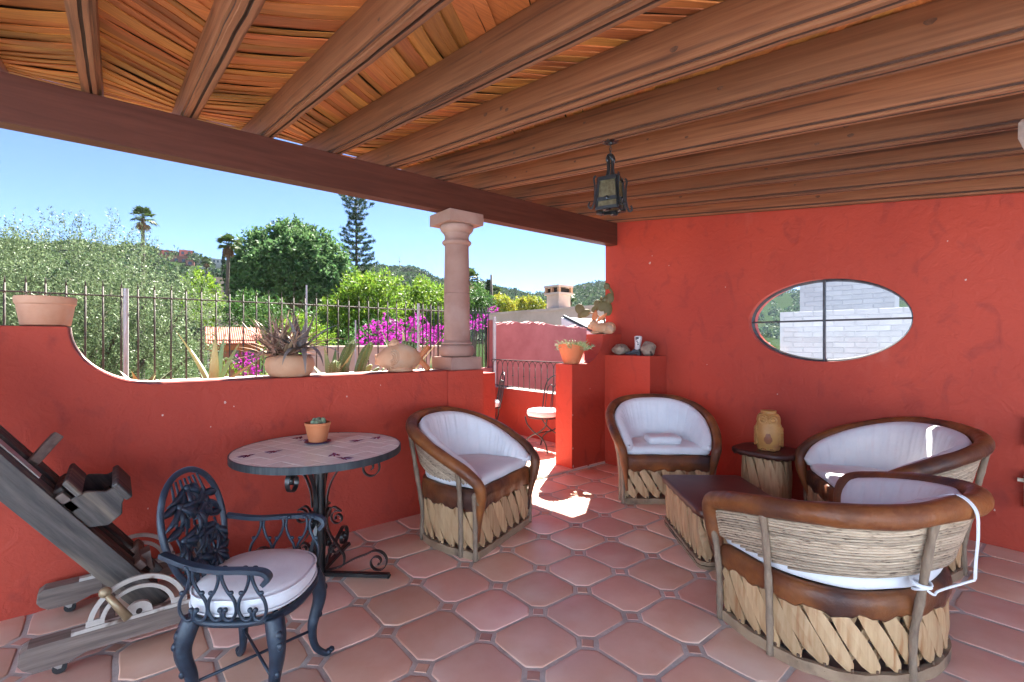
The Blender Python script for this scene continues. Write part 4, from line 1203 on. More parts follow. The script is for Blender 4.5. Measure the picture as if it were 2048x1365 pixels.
# ------------------------------------------------------------------ wrought iron lantern
LZ = roof_z(1.875)
ln = thing('hanging_lantern', 'black wrought iron lantern with amber glass hanging from a rafter', 'lantern', (2.325, 1.875, LZ), .35)
rs_ = MB()
for k in range(8):
    a = k * math.pi / 4; pth = [(.006 * math.cos(a), .006 * math.sin(a), -.004), (.035 * math.cos(a), .035 * math.sin(a), -.012), (.062 * math.cos(a), .062 * math.sin(a), -.004)]
    rs_.sweep(pth, [(-.012, -.002), (.012, -.002), (.012, .002), (-.012, .002)], (0, 0, 1), scale=[.6, 1, .25])
rs_.blob((0, 0, -.012), .018, .018, .014, 10, 6)
rs_.build('ceiling_rose', m_black, ln, smooth=True, angle=50)
ch = MB()
for k in range(3):
    z = -.028 - k * .022; ax = k % 2
    ch.tube([((.008 * math.cos(t)) * (1 - ax), (.008 * math.cos(t)) * ax, z + .014 * math.sin(t)) for t in [2 * math.pi * j / 12 for j in range(12)]], .0025, 6, closed=True)
ch.build('chain', m_black, ln, smooth=True)
yk = MB()
for k in range(4):
    a = math.pi / 4 + k * math.pi / 2; c_, s_ = math.cos(a), math.sin(a)
    pth = [(.006, -.085), (.022, -.10), (.020, -.145), (.018, -.18), (.030, -.225), (.060, -.25), (.088, -.262)]
    yk.sweep([(c_ * p.x, s_ * p.x, p.y) for p in crspline([(a_, b_, 0) for a_, b_ in pth], 5)], [(-.009, -.003), (.009, -.003), (.009, .003), (-.009, .003)], (-s_, c_, 0))
    yk.blob((c_ * .026, s_ * .026, -.115), .012, .012, .020, 8, 6)
yk.blob((0, 0, -.095), .014, .014, .022, 8, 6)
yk.build('yoke', m_black, ln, smooth=True, angle=50)
zt, zb_ = -.245, -.430; wt, wb = .066, .078
cage = MB()
for k in range(4):
    a = math.pi / 4 + k * math.pi / 2; c_, s_ = math.cos(a), math.sin(a)
    p1 = (c_ * wt * 1.414, s_ * wt * 1.414, zt); p2 = (c_ * wb * 1.414, s_ * wb * 1.414, zb_)
    cage.bar(p1, p2, .016, .016)
    b_ = a + math.pi / 2; q1 = (math.cos(b_) * wt * 1.414, math.sin(b_) * wt * 1.414, zt); q2 = (math.cos(b_) * wb * 1.414, math.sin(b_) * wb * 1.414, zb_)
    cage.bar(p1, q1, .014, .024); cage.bar(p2, q2, .014, .020)
    m1 = Vector(p1).lerp(Vector(p2), .70); m2 = Vector(q1).lerp(Vector(q2), .70)
    cage.bar(m1, m2, .014, .022); mm = (m1 + m2) / 2; cage.blob(mm * 1.0 + Vector((mm.x, mm.y, 0)).normalized() * .010, .014, .014, .016, 8, 6)
    # skirts and corner scrolls
    e = (Vector(p2) + Vector(q2)) / 2; cage.blob(e + Vector((0, 0, -.014)), .030, .030, .010, 8, 5)
    o1 = Vector((c_, s_, 0))
    sc2 = [Vector(p1) + o1 * .018 + Vector((0, 0, .018)), Vector(p1) + o1 * .034 + Vector((0, 0, .002)), Vector(p1) + o1 * .026 + Vector((0, 0, -.05)), Vector(p2) + o1 * .012 + Vector((0, 0, .05)), Vector(p2) + o1 * .035 + Vector((0, 0, .0)), Vector(p2) + o1 * .058 + Vector((0, 0, .012)), Vector(p2) + o1 * .048 + Vector((0, 0, .036))]
    cage.sweep(crspline(sc2, 5), [(-.007, -.002), (.007, -.002), (.007, .002), (-.007, .002)], (-s_, c_, 0))
cage.build('cage', m_black, ln)
for k in range(4):
    a = k * math.pi / 2; M_ = Matrix.Rotation(a, 3, 'Z')
    MB().add([M_ @ Vector(p) for p in ((wb - .004, -wb + .008, zb_ + .008), (wb - .004, wb - .008, zb_ + .008), (wt - .004, wt - .008, zt - .01), (wt - .004, -wt + .008, zt - .01))], [(0, 1, 2, 3)]).build('glass_pane', m_lampglass, ln)
MB().lathe([(.02, zt - .02), (.024, zt - .06), (.030, zt - .10), (.022, zt - .125), (.005, zt - .135)], 16).build('bulb', m_white, ln, smooth=True)

ln.scale = (.86, .86, .97)
# pale board at the edge of the frame, screwed to a rafter
pb = thing('hanging_board', 'pale wooden board end under the rafters at the right edge', 'board', (2.93, .16, 2.17))
MB().prism([(-.045, .19), (-.03, .205), (.30, .205), (.30, .0), (.02, .0), (-.045, .125)], -.02, .02).build('board', m_palewood, pb, bevel=(.006, 2), rot=(0, 0, -.72))
MB().bar((.13, -.11, .205), (.13, -.11, roof_z(.05) - 2.17 + .02), .02, .02).build('hanger', m_palewood, pb)

# ------------------------------------------------------------------ outer terrace: low wall, railing, end wall, bars
tag(MB().box(0, .20, 0, 2.43, -.3, .70).build('low_wall', m_red, bevel=(.006, 2), loc=(4.75, 3.97, 0)), 'low red wall edging the sunlit outer terrace under the railing', 'wall')
tag(MB().box(0, .19, 0, 2.425, 0, .006).build('wall_coping', m_lime, loc=(4.755, 3.972, .7005)), 'thin pale coping along the low red wall', 'coping')
rl = thing('iron_railing', 'low wrought iron railing with small arches on the outer terrace wall', 'railing', (4.83, 3.99, .706))
MB().box(-.012, .012, 0, 2.38, .435, .447).build('top_rail', m_rust, rl)
MB().box(-.008, .008, 0, 2.38, .018, .028).build('bottom_rail', m_rust, rl)
npk = 18; pit = 2.34 / npk
for k in range(npk + 1):
    y = .02 + k * pit
    b_ = MB().tube([(0, y, 0), (0, y, .34)], .006, 6)
    for s in (-1, 1):
        b_.tube([(0, y + s * pit / 2 * (1 - math.cos(t)), .34 + .09 * math.sin(t)) for t in [math.pi / 2 * q / 6 for q in range(7)]], .005, 5)
    if k % 2 == 0:
        b_.blob((0, y, .20), .014, .014, .010, 8, 5)
    b_.build('baluster', m_rust, rl, smooth=True)
tag(MB().box(0, 2.3, 0, .18, -.3, 1.0).build('end_parapet', m_rose, loc=(2.6, 6.42, 0)), 'faded rose wall below the tall bars at the terrace end', 'wall')
tb = thing('tall_bars', 'row of tall dark iron bars beyond the stone column', 'fence', (3.6, 6.5, 1.0))
for k in range(20):
    x = k * .066
    b_ = MB().tube([(x, 0, 0), (x, 0, .99)], .0075, 6).tube([(x, 0, .99), (x, 0, 1.05)], [.006, .001], 6)
    b_.tube([(x + .014 * math.cos(t) + .012, 0, .93 + .02 * math.sin(t)) for t in [math.pi * 1.2 * q / 8 for q in range(9)]], .004, 5)
    b_.build('bar', m_black, tb, smooth=True)
MB().box(0, 1.27, -.012, .012, .905, .917).build('rail', m_black, tb)
# neighbour's rose wall with a ragged top
NR = random.Random(8)
rag = [(0, -.3), (2.3, -.3), (2.3, 1.52)]
x = 2.3
ragtop = []
while x > 0:
    ragtop.append((x, 1.735 + .03 * math.sin(x * 2.2) + NR.uniform(-.022, .022) + .02 * x * .2)); x -= NR.uniform(.03, .10)
nw = thing('neighbour_wall', 'rose red wall with a crumbling ragged top across the terrace', 'wall', (4.90, 6.40, 0))
MB().prism([(0, -.3), (2.3, -.3)] + ragtop + [(0, 1.80)], 0, .2).build('masonry', m_rose, nw)
MB().prism([(2.28, 1.60)] + [(a, b + .018 + NR.uniform(0, .015)) for a, b in ragtop] + [(.01, 1.818)] + [(a, b - .03) for a, b in reversed(ragtop)], .06, .19).build('exposed_mortar', m_lime, nw)
tag(MB().tube([(0, 0, -.3), (0, 0, 1.86)], .028, 12).build('drain_pipe', m_galv, smooth=True, angle=40, loc=(4.868, 6.36, 0)), 'pale grey pipe standing at the end of the rose wall', 'pipe')

def iron_chair(label, loc, rz):
    r_ = thing('bistro_chair', label, 'chair', (loc[0], loc[1], .024), rz, 'iron bistro chairs on the outer terrace')
    MB().tube([(.205 * math.cos(t), .205 * math.sin(t), .43) for t in [2 * math.pi * k / 28 for k in range(28)]], .009, 7, closed=True).build('seat_ring', m_black, r_, smooth=True)
    rings = []
    for k, z in ((.80, .44), (.98, .448), (1.03, .475), (1.02, .505), (.94, .525), (.6, .535), (.2, .537)):
        rings.append([(.205 * k * math.copysign(abs(math.cos(t)) ** .8, math.cos(t)), .205 * k * math.copysign(abs(math.sin(t)) ** .8, math.sin(t)), z) for t in [2 * math.pi * q / 36 for q in range(36)]])
    MB().rings(rings).build('seat_cushion', m_fabric, r_, smooth=True)
    for s in (-1, 1):                       # curule legs: two crossing arcs front and back
        for y in (-.16, .16):
            a = [(s * x, y, z) for x, z in ((.19, .43), (.16, .34), (.08, .27), (0, .225), (-.08, .19), (-.16, .12), (-.20, .0))]
            MB().tube(crspline(a, 5), .0095, 7).build('leg', m_black, r_, smooth=True)
    MB().tube([(0, -.16, .225), (0, .16, .225)], .007, 7).build('stretcher', m_black, r_, smooth=True)
    bk = [(-.19, .18, .43), (-.195, .215, .62), (-.18, .245, .82), (-.11, .26, .92), (0, .265, .955), (.11, .26, .92), (.18, .245, .82), (.195, .215, .62), (.19, .18, .43)]
    MB().tube(crspline(bk, 6), .009, 7).build('back_hoop', m_black, r_, smooth=True)
    for s in (-1, 0, 1):
        c_ = [(s * .095 - .055, .185, .44), (s * .095 - .06, .22, .62), (s * .095 - .045, .245, .78), (s * .095, .252, .83), (s * .095 + .045, .245, .78), (s * .095 + .06, .22, .62), (s * .095 + .055, .185, .44)]
        MB().tube(crspline(c_, 5), .006, 6).build('back_loop', m_black, r_, smooth=True)
    return r_
iron_chair('black iron bistro chair with white seat, beside the stub wall', (4.36, 4.62), -math.pi / 2 + .1)
iron_chair('black iron bistro chair with white seat, further off beside the stone column', (4.32, 5.85), -math.pi / 2 - .5)
# ------------------------------------------------------------------ planter strip, iron fence and poles
pl = thing('planter_bed', 'long raised planter bed behind the red parapet', 'planter', (0, 0, 0))
MB().box(-1.8, 3.05, 4.78, 4.96, -.3, 1.13).build('outer_kerb', m_lime, pl, bevel=(.01, 2))
MB().box(2.625, 3.05, 3.97, 4.78, -.3, 1.12).build('end_kerb', m_red, pl)
# rough soil surface
so = MB(); gx, gy = 60, 12; pts = []
for i in range(gx + 1):
    for j in range(gy + 1):
        x = lerp(-1.8, 2.62, i / gx); y = lerp(3.86, 4.78, j / gy)
        pts.append((x, y, 1.075 + .02 * math.sin(x * 7 + y * 3) + .012 * math.sin(x * 19) * math.cos(y * 15)))
so.add(pts, [(i * (gy + 1) + j, (i + 1) * (gy + 1) + j, (i + 1) * (gy + 1) + j + 1, i * (gy + 1) + j + 1) for i in range(gx) for j in range(gy)])
so.build('soil', m_soil, pl, smooth=True)
fe = thing('iron_fence', 'thin rusty spiked iron fence along the planter', 'fence', (0, 4.87, 1.0))
fx0, fx1, fp = -1.35, 3.0, .1065
k = 0
x = fx0
FR = random.Random(4)
while x < fx1:
    tip = .865 + FR.uniform(-.006, .006); dx = FR.uniform(-.004, .004)
    b_ = MB().tube([(x, 0, .02), (x + dx, 0, tip)], .0068, 6).tube([(x + dx, 0, tip), (x + dx, 0, tip + .05)], [.0065, .001], 6)
    if x > 1.0:
        b_.tube([(x + dx + .016 * math.cos(t) - .014, -.008, .80 + .016 * math.sin(t)) for t in [math.pi * 1.5 * q / 8 - .3 for q in range(9)]], .004, 5)
    else: b_.blob((x + dx, -.006, .80), .010, .010, .012, 6, 5)
    b_.build('bar', m_rust, fe, smooth=True)
    x += fp
MB().tube([(fx0 - .2, 0, .80), (.8, .002, .803), (fx1 + .03, 0, .80)], .006, 6).build('rail', m_rust, fe, smooth=True)
for u, lab in ((252, 'pale grey pole standing in the fence left of the agave'), (838, 'pale grey pole standing in the fence left of the column')):
    r_ = (u - 1024) / 961; d_ = 4.80 / (FY - r_ * FX)
    tag(MB().tube([(0, 0, 0), (0, 0, .86 if u < 500 else .87)], .0175 if u < 500 else .015, 12).build('fence_pole', m_galv, smooth=True, angle=40, loc=(d_ * (FX + r_ * FY), 4.815, 1.0)), lab, 'pole', 'pale poles along the fence')

# ------------------------------------------------------------------ plants
def blade(root, name, base, az, el, L_, W_, droop, mat, th=.35, n=10, twist=0.0, tipw=.05, wprof=None):
    """thick pointed leaf with a channelled upper face"""
    p = Vector(base); e = el; rings = []; st = L_ / n
    for k in range(n + 1):
        t = k / n
        d = Vector((math.cos(az) * math.cos(e), math.sin(az) * math.cos(e), math.sin(e)))
        sd = Vector((-math.sin(az), math.cos(az), 0)); nr = sd.cross(d) * -1
        w = W_ * (wprof(t) if wprof else (max(tipw, (1 - t) ** .75 * (.72 + .9 * t * (1 - t) * 1.6))))
        if k == n: w = W_ * .02
        rings.append([p - sd * w, p - nr * w * th, p + sd * w, p + nr * w * th * -.15 + nr * 0])
        p = p + d * st; e -= droop / n
    return MB().rings(rings).build(name, mat, root, smooth=True, angle=70)


def agave(label, loc, leaves, group='agaves in the planter bed'):
    r_ = thing('agave', label, 'agave', loc, 0, group)
    for az, el, L_, W_, dr, m_ in leaves: blade(r_, 'leaf', (.02 * math.cos(az), .02 * math.sin(az), 0), az, el, L_, W_, dr, m_)
    MB().lathe([(.05, -.03), (.055, 0), (.03, .03), (.005, .04)], 12).build('crown', m_hoop, r_, smooth=True)
    return r_
A, Y_ = m_agave, m_agave_y
agave('variegated agave with pale yellow and green leaves left of the aloe bowl', (.56, 4.16, 1.09), [(-2.75, 1.18, .50, .036, .25, Y_), (-1.6, 1.32, .42, .042, -.1, Y_), (.6, 1.42, .44, .042, .1, A), (-.75, 1.15, .45, .042, .15, A), (-.35, .72, .44, .040, .15, A), (-.85, .62, .40, .038, .1, Y_), (2.2, 1.1, .36, .040, .2, A), (1.2, .9, .32, .04, .2, A)])
agave('small sprawling agave in the corner by the swooping wall', (.14, 4.12, 1.09), [(a, .75 + .3 * math.sin(a * 3), .24, .024, .3, (A, Y_)[k % 2]) for k, a in enumerate((-2.6, -1.9, -1.2, -.5, .2, 1.2, 2.2))])
agave('agave with one yellowed leaf behind the aloe bowl', (1.42, 4.14, 1.08), [(-1.0, 1.0, .36, .042, .1, Y_), (-.3, 1.1, .40, .036, .1, A), (-2.2, 1.15, .38, .036, .1, A), (1.0, 1.2, .36, .036, .1, A), (2.4, .9, .32, .036, .2, A), (-1.6, .8, .3, .036, .2, A)])
agave('striped agave rising behind the fish planter', (2.14, 4.18, 1.10), [(-2.72, .98, .56, .040, .1, A), (-2.2, 1.25, .50, .038, .05, A), (-1.5, 1.42, .46, .042, .0, A), (-.75, 1.12, .48, .036, .05, A), (-.45, .92, .54, .036, .1, Y_), (1.0, 1.2, .42, .038, .1, A), (2.3, 1.1, .42, .038, .1, A)])
agave('small pale agave shoot close to the stone plinth', (2.50, 4.35, 1.08), [(-2.4, .9, .30, .022, .2, A), (-1.6, 1.2, .28, .022, .1, A), (-.6, .9, .3, .02, .2, Y_), (1.0, 1.0, .28, .02, .2, A)])

def column_cactus(label, loc, h, rad, leanx, leany):
    r_ = thing('column_cactus', label, 'cactus', loc, 0, 'column cacti in the planter bed')
    ribs = 8; rings = []; N_ = 12
    for k in range(N_ + 1):
        t = k / N_; z = h * t; rr = rad * (1 if t < .75 else math.sqrt(max(.02, 1 - ((t - .75) / .25) ** 2)))
        rr *= .82 + .18 * min(1, t * 4)
        rings.append([(leanx * t * t + rr * (1 + .20 * (1 if j % 2 == 0 else -1)) * math.cos(math.pi * j / ribs), leany * t * t + rr * (1 + .20 * (1 if j % 2 == 0 else -1)) * math.sin(math.pi * j / ribs), z) for j in range(ribs * 2)])
    MB().rings(rings).build('stem', m_cactus, r_)
    sp = MB()
    for k in range(1, N_):
        for j in range(0, ribs * 2, 2):
            p = Vector(rings[k][j]); o = (p - Vector((leanx * (k / N_) ** 2, leany * (k / N_) ** 2, p.z))).normalized()
            for q in (-1, 0, 1): sp.add([p, p + o * .012 + Vector((-o.y, o.x, 0)) * .006 * q + Vector((0, 0, .005)), p + Vector((0, 0, .0015))], [(0, 1, 2)])
    o = sp.build('spines', m_spine, r_); o['kind'] = 'stuff'
column_cactus('tall ribbed column cactus leaning right behind the parapet, left of a pair', (1.47, 4.06, 1.06), .40, .044, .11, 0)
column_cactus('tall ribbed column cactus nearest the fish planter', (1.63, 4.08, 1.06), .385, .042, .11, -.02)
column_cactus('short ribbed column cactus beside the aloe bowl', (1.385, 3.98, 1.07), .225, .036, .01, 0)
# low prickly pear shoots
def pad(root, c, rx, rz_, th, rot, name='pad', mat=None):
    M_ = rot
    return MB().blob(c, rx, th, rz_, 16, 10, M_).build(name, mat or m_pad, root, smooth=True)
pp_ = thing('prickly_pear', 'low green prickly pear pads beside the fish planter', 'cactus', (1.80, 4.16, 1.07))
for k, (x, z, a) in enumerate(((-.14, .08, .3), (-.05, .11, .7), (.02, .09, .9), (.10, .07, .5))):
    pad(pp_, (x, .02 * k, z), .035, .075, .014, Matrix.Rotation(a, 3, 'Y') @ Matrix.Rotation(.4 * k, 3, 'Z'), mat=m_agave)
# terracotta bowl left
bp_ = thing('empty_pot', 'wide empty terracotta pot on the high end of the parapet', 'pot', (-.300, 3.735, 1.535))
MB().lathe([(.098, 0), (.105, .004), (.122, .115), (.128, .121), (.131, .155), (.127, .161), (.118, .161), (.114, .13), (.095, .02), (.001, .015)], 40, cap=False).build('clay_body', m_terra, bp_, smooth=True, angle=35)
MB().lathe([(.001, .118), (.110, .118), (.112, .126), (.001, .133)], 24).build('soil', m_soil, bp_)
tw = MB()
for k in range(5):
    tw.tube([(.05 * math.cos(k), .04 * math.sin(k * 2), .13), (.09 * math.cos(k + 1), .08 * math.sin(k + 2), .185)], .003, 5)
tw.build('dry_twigs', m_hoop, bp_)
# round bowl with the parched aloe
ab = thing('aloe_bowl', 'round terracotta bowl with a big dried brown aloe clump on the parapet', 'planter', (.985, 3.745, 1.193))
MB().lathe([(.115, 0), (.132, .003), (.158, .04), (.168, .085), (.158, .13), (.135, .155), (.125, .155), (.14, .12), (.001, .11)], 44, cap=False).build('clay_body', m_terra2, ab, smooth=True, angle=50)
MB().lathe([(.001, .13), (.135, .13), (.134, .14), (.001, .15)], 24).build('soil', m_soil, ab)
AR = random.Random(12)
def vdir(a): return a
for k in range(150):
    az = AR.uniform(-math.pi, math.pi); el = AR.uniform(-.1, 1.35); L_ = AR.uniform(.19, .37) * (1.05 if el > .9 else 1)
    bx = AR.uniform(-.12, .10); by = AR.uniform(-.07, .07)
    if AR.random() < .6: bx = AR.uniform(-.14, -.02)
    blade(ab, 'leaf', (bx, by, .15 + AR.uniform(0, .05)), az, el, L_, AR.uniform(.009, .017), AR.uniform(-.3, 1.0), m_aloe, th=.5, n=6, tipw=.12)
for k, (az, el, L_, dr) in enumerate(((-2.3, .55, .26, 1.9), (-1.75, .5, .30, 2.2), (-1.3, .6, .28, 2.1), (-.75, .6, .28, 1.6), (-.2, .7, .30, 1.0), (.2, .9, .32, .7), (-2.9, .75, .34, 1.1), (2.7, .95, .30, .6), (1.6, 1.2, .28, .3), (-1.5, 1.3, .22, .3), (-.9, 1.25, .26, .2), (-2.5, 1.2, .26, .4))):
    blade(ab, 'rosette_leaf', (.06, -.06, .175), az, el, L_ * 1.25, .029, dr, m_aloe_d, th=.35, n=9)
# fish shaped planter
fp_ = thing('fish_planter', 'carved clay planter in the shape of a fish beside the column', 'planter', (1.875, 3.745, 1.193), -.32)
prof_ = [(-.235, .022, .020, .088), (-.226, .040, .036, .088), (-.200, .052, .050, .092), (-.165, .068, .068, .097), (-.11, .086, .086, .103), (-.045, .097, .098, .108), (.02, .099, .099, .108), (.08, .090, .090, .104), (.125, .070, .072, .098), (.155, .046, .050, .094), (.175, .030, .034, .094)]
rings = [[(x, ry * math.cos(t), max(.012, zc + rz_ * math.sin(t))) for t in [2 * math.pi * j / 32 for j in range(32)]] for x, ry, rz_, zc in prof_]
MB().rings(rings).build('fish_body', m_terra2, fp_, smooth=True)
def skin(x, ph, k=.003):
    xs = [p[0] for p in prof_]; ry, rz_, zc = (float(np.interp(x, xs, [p[i] for p in prof_])) for i in (1, 2, 3))
    return (x, (ry + k) * math.cos(ph), zc + (rz_ + k) * math.sin(ph))
rib = MB()
for j in range(4):                                   # gill arcs and scale rows stand proud of the body
    rr_ = .028 + .017 * j
    rib.tube([skin(-.12 + rr_ * math.cos(t), -math.pi / 2 - math.pi / 2 * 0 - math.pi / 2 + 0 + rr_ * 9 * math.sin(t) + math.pi / 2 * 0) for t in [-1.4 + 2.8 * q / 14 for q in range(15)]], .0035, 5)
    rib.tube([skin(-.12 + rr_ * math.cos(t), -.45 - math.pi / 2 + .45 + rr_ * 9 * math.sin(t)) for t in [-1.4 + 2.8 * q / 14 for q in range(15)]], .0035, 5)
for cx_ in (-.03, .005, .04, .075, .11):
    for row in range(5):
        ph0 = -math.pi / 2 - .75 + .36 * row
        rib.tube([skin(cx_ + (row % 2) * .017 + .016 * math.cos(t), ph0 + .16 * math.sin(t)) for t in [-1.4 + 2.8 * q / 8 for q in range(9)]], .0022, 4)
rib.build('carved_scales', m_terra2, fp_, smooth=True)
MB().tube([(-.232 + .004 * math.cos(2 * t), .030 * math.cos(t), .088 + .028 * math.sin(t)) for t in [2 * math.pi * j / 18 for j in range(18)]], .010, 7, closed=True).build('lip', m_terra2, fp_, smooth=True)
MB().blob(skin(-.17, -math.pi / 2 + .55), .012, .010, .012, 10, 7).build('eye', m_terra2, fp_, smooth=True)
MB().lathe([(.085, 0), (.095, .0), (.088, .022), (.05, .05)], 24, (-.01, 0, 0), 1.25, .8).build('foot', m_terra2, fp_, smooth=True)
hump = MB()
hump.rings([[(x, .042 * math.cos(t) * s, .185 + h * max(0, math.sin(t)) * s) for t in [2 * math.pi * j / 16 for j in range(16)]] for x, s, h in ((-.13, .4, .02), (-.10, .8, .05), (-.07, 1, .064), (-.04, .85, .058), (-.01, .5, .04), (.02, .2, .02))])
hump.build('dorsal_fin', m_terra2, fp_, smooth=True)
tl = MB()
for s in (-1, 1):
    tl.rings([[(x + .006 * math.cos(t), .026 * w * math.cos(t), .094 + s * z + .026 * w * math.sin(t)) for t in [2 * math.pi * j / 10 for j in range(10)]] for x, z, w in ((.150, .0, 1.3), (.185, .022, 1.2), (.215, .052, 1.3), (.245, .074, 1.1), (.268, .076, .35))])
tl.build('tail_fin', m_orange, fp_, smooth=True)
fp_.scale = (.90, 1.0, 1.16)
cf = MB()
for k in range(12):
    cf.blob((.015 + .011 * k * .9, -.01 + .02 * math.sin(k * 2.1), .200 - .0012 * k), .016, .018, .026, 8, 6)
cf.build('cactus_crest', m_cactus, fp_, smooth=True)

# ------------------------------------------------------------------ things on the stub wall and pedestal
sp_ = thing('succulent_pot', 'tilted broken clay pot full of trailing grey green succulents', 'pot', (4.06, 3.84, 1.188), .3)
prf = [(.075, 0), (.09, .004), (.115, .07), (.150, .165), (.152, .185), (.142, .187), (.105, .07), (.001, .05)]
mbp = MB().lathe(prf, 36, cap=False)
mbp.v = [(x, y, z + max(0, -x) * .30 * (z / .18) if z > .1 else z) for x, y, z in mbp.v]
mbp.build('clay_body', m_orange, sp_, smooth=True, angle=40)
MB().lathe([(.001, .12), (.13, .14), (.131, .15), (.001, .155)], 20).build('soil', m_soil, sp_)
SR = random.Random(2); lv = MB()
for k in range(150):
    a = SR.uniform(0, 2 * math.pi); rr_ = SR.uniform(0, .14); b = Vector((rr_ * math.cos(a) + .035, rr_ * math.sin(a), .15))
    d = Vector((math.cos(a) * .7 + .25, math.sin(a) * .7, SR.uniform(.15, 1.1))).normalized()
    st_ = b + d * SR.uniform(.05, .15)
    for q in range(7):
        f = q / 7; c = b.lerp(st_, .3 + .7 * f); e = (d + Vector((SR.gauss(0, .7), SR.gauss(0, .7), SR.gauss(.2, .5)))).normalized()
        s_ = e.orthogonal().normalized() * .0055; L_ = SR.uniform(.03, .055)
        n_ = s_.cross(e) * .7
        lv.add([c - s_, c + s_, c + e * L_, c + n_ + e * L_ * .4], [(0, 1, 3), (1, 2, 3), (2, 0, 3)])
    lv.tube([b, st_], .003, 4)
o = lv.build('succulent_leaves', m_succ, sp_); o['kind'] = 'stuff'
# rabbit planter
rb_ = thing('rabbit_planter', 'clay rabbit shaped planter with a prickly pear against the wall', 'planter', (4.60, 3.83, 1.535), -1.0)
bd = MB()
def lumps(mb, items):
    for c, r3, rot in items: mb.blob(c, *r3, 18, 12, rot)
lumps(bd, [((.0, .0, .070), (.135, .085, .072), None), ((.085, 0, .075), (.075, .08, .075), None)])
bd.build('rabbit_body', m_terra2, rb_, smooth=True)
hdm = MB()
lumps(hdm, [((-.105, -.01, .115), (.062, .055, .058), Matrix.Rotation(.35, 3, 'Y')), ((-.155, -.012, .095), (.032, .034, .030), None), ((-.135, -.03, .085), (.028, .026, .026), None), ((-.115, -.045, .118), (.022, .014, .022), None)])
hdm.build('rabbit_head', m_terra2, rb_, smooth=True)
for s, a in ((-1, .15), (1, .75)):
    e = MB().rings([[( -.085 + .02 * s + math.sin(a) * t * .17 + w * math.cos(q), -.01 + s * .012 + w * .35 * math.sin(q), .15 + math.cos(a) * t * .15) for q in [2 * math.pi * j / 12 for j in range(12)]] for t, w in ((0, .022), (.25, .033), (.55, .034), (.8, .022), (1.0, .004))])
    e.build('ear', m_orange, rb_, smooth=True)
pw = MB(); lumps(pw, [((-.09, -.055, .02), (.05, .022, .02), None), ((.08, -.075, .022), (.06, .024, .022), None), ((.085, -.06, .06), (.055, .035, .05), None)])
pw.build('paw', m_terra2, rb_, smooth=True)
stem = MB().tube(crspline([(.02, .02, .12), (.015, .03, .22), (.05, .035, .30)], 6), .014, 8); stem.tube(crspline([(.0, .03, .17), (-.08, .02, .24), (-.17, .0, .27)], 6), .010, 8)
stem.build('stem', m_hoop, rb_, smooth=True)
for k, (x, y, z, rx, rz_, a, b) in enumerate(((-.20, 0, .25, .035, .060, 1.1, .2), (-.265, 0, .30, .045, .058, -.5, .1), (-.26, 0, .225, .026, .036, .2, .2), (-.09, .01, .30, .030, .045, .9, .5), (-.06, .01, .355, .036, .046, -.3, .1), (-.005, .01, .33, .042, .058, .5, .2), (-.02, .01, .40, .014, .040, .1, 1.0), (.055, .03, .30, .045, .075, .0, .4), (.075, .03, .42, .042, .055, .2, .1), (.03, .02, .405, .030, .032, -.8, .2), (.095, .03, .50, .014, .050, -.5, .5), (.045, .03, .56, .030, .036, -.4, .1))):
    pad(rb_, (x * 1.06, y, .12 + (z - .12) * 1.06), rx * 1.28, rz_ * 1.2, .013, Matrix.Rotation(b, 3, 'Z') @ Matrix.Rotation(a, 3, 'Y'))
# pedestal ornaments
def rock(label, loc, dims, seed, rz_):
    rr_ = random.Random(seed); mb = MB().blob((0, 0, 0), 1, 1, 1, 22, 14)
    ph = [rr_.uniform(0, 6) for _ in range(6)]
    mb.v = [tuple(Vector(p) * (1 + .14 * math.sin(3 * p[0] + ph[0]) * math.cos(2.6 * p[1] + ph[1]) + .09 * math.sin(5 * p[2] + ph[2] + 2 * p[0]) + .05 * math.sin(9 * p[0] + ph[3]) * math.sin(8 * p[1] + 7 * p[2]))) for p in mb.v]
    mb.v = [(x * dims[0], y * dims[1], max(-dims[2] * .86, z * dims[2])) for x, y, z in mb.v]
    return tag(mb.build('ornamental_stone', m_rock, smooth=True, loc=(loc[0], loc[1], loc[2] + dims[2] * .86), rot=(0, 0, rz_)), label, 'stone', 'pitted stones on the pedestal')
rock('pale pitted stone left of the boot on the pedestal', (4.63, 3.58, 1.286), (.085, .092, .072), 3, .4)
rock('upright pitted stone right of the boot on the pedestal', (4.63, 3.20, 1.286), (.07, .075, .088), 9, 1.2)
bt = thing('ceramic_boot', 'small black and white ceramic cowboy boot on the pedestal', 'ornament', (4.63, 3.375, 1.286), math.pi / 2 + .25)
# toe towards +x in local space
sh = MB().rings([[(-.03 + dx + rx * math.cos(t), ry * math.sin(t), z + (.018 * abs(math.sin(t)) if z > .19 else 0)) for t in [2 * math.pi * j / 20 for j in range(20)]] for dx, rx, ry, z in ((.004, .034, .028, .062), (0, .034, .029, .09), (-.004, .036, .032, .13), (-.006, .042, .038, .18), (-.006, .044, .040, .205))])
sh.build('boot_shaft', m_bootw, bt, smooth=True, angle=50)
ft = MB().rings([[(x, ry * math.cos(t), zc + rz_ * math.sin(t)) for t in [2 * math.pi * j / 16 for j in range(16)]] for x, ry, rz_, zc in ((-.068, .018, .020, .042), (-.060, .028, .030, .046), (-.03, .031, .038, .05), (.0, .031, .036, .046), (.03, .032, .026, .034), (.06, .033, .020, .026), (.09, .026, .015, .022), (.118, .010, .010, .020))])
ft.build('boot_foot', m_bootb, bt, smooth=True)
sl = MB().prism([(-.066, 0), (-.030, 0), (-.025, .018), (.02, .008), (.11, .006), (.118, .012), (.06, .013), (.0, .018), (-.066, .026)], -.026, .026); sl.build('sole', m_bootb, bt)
mo = MB()
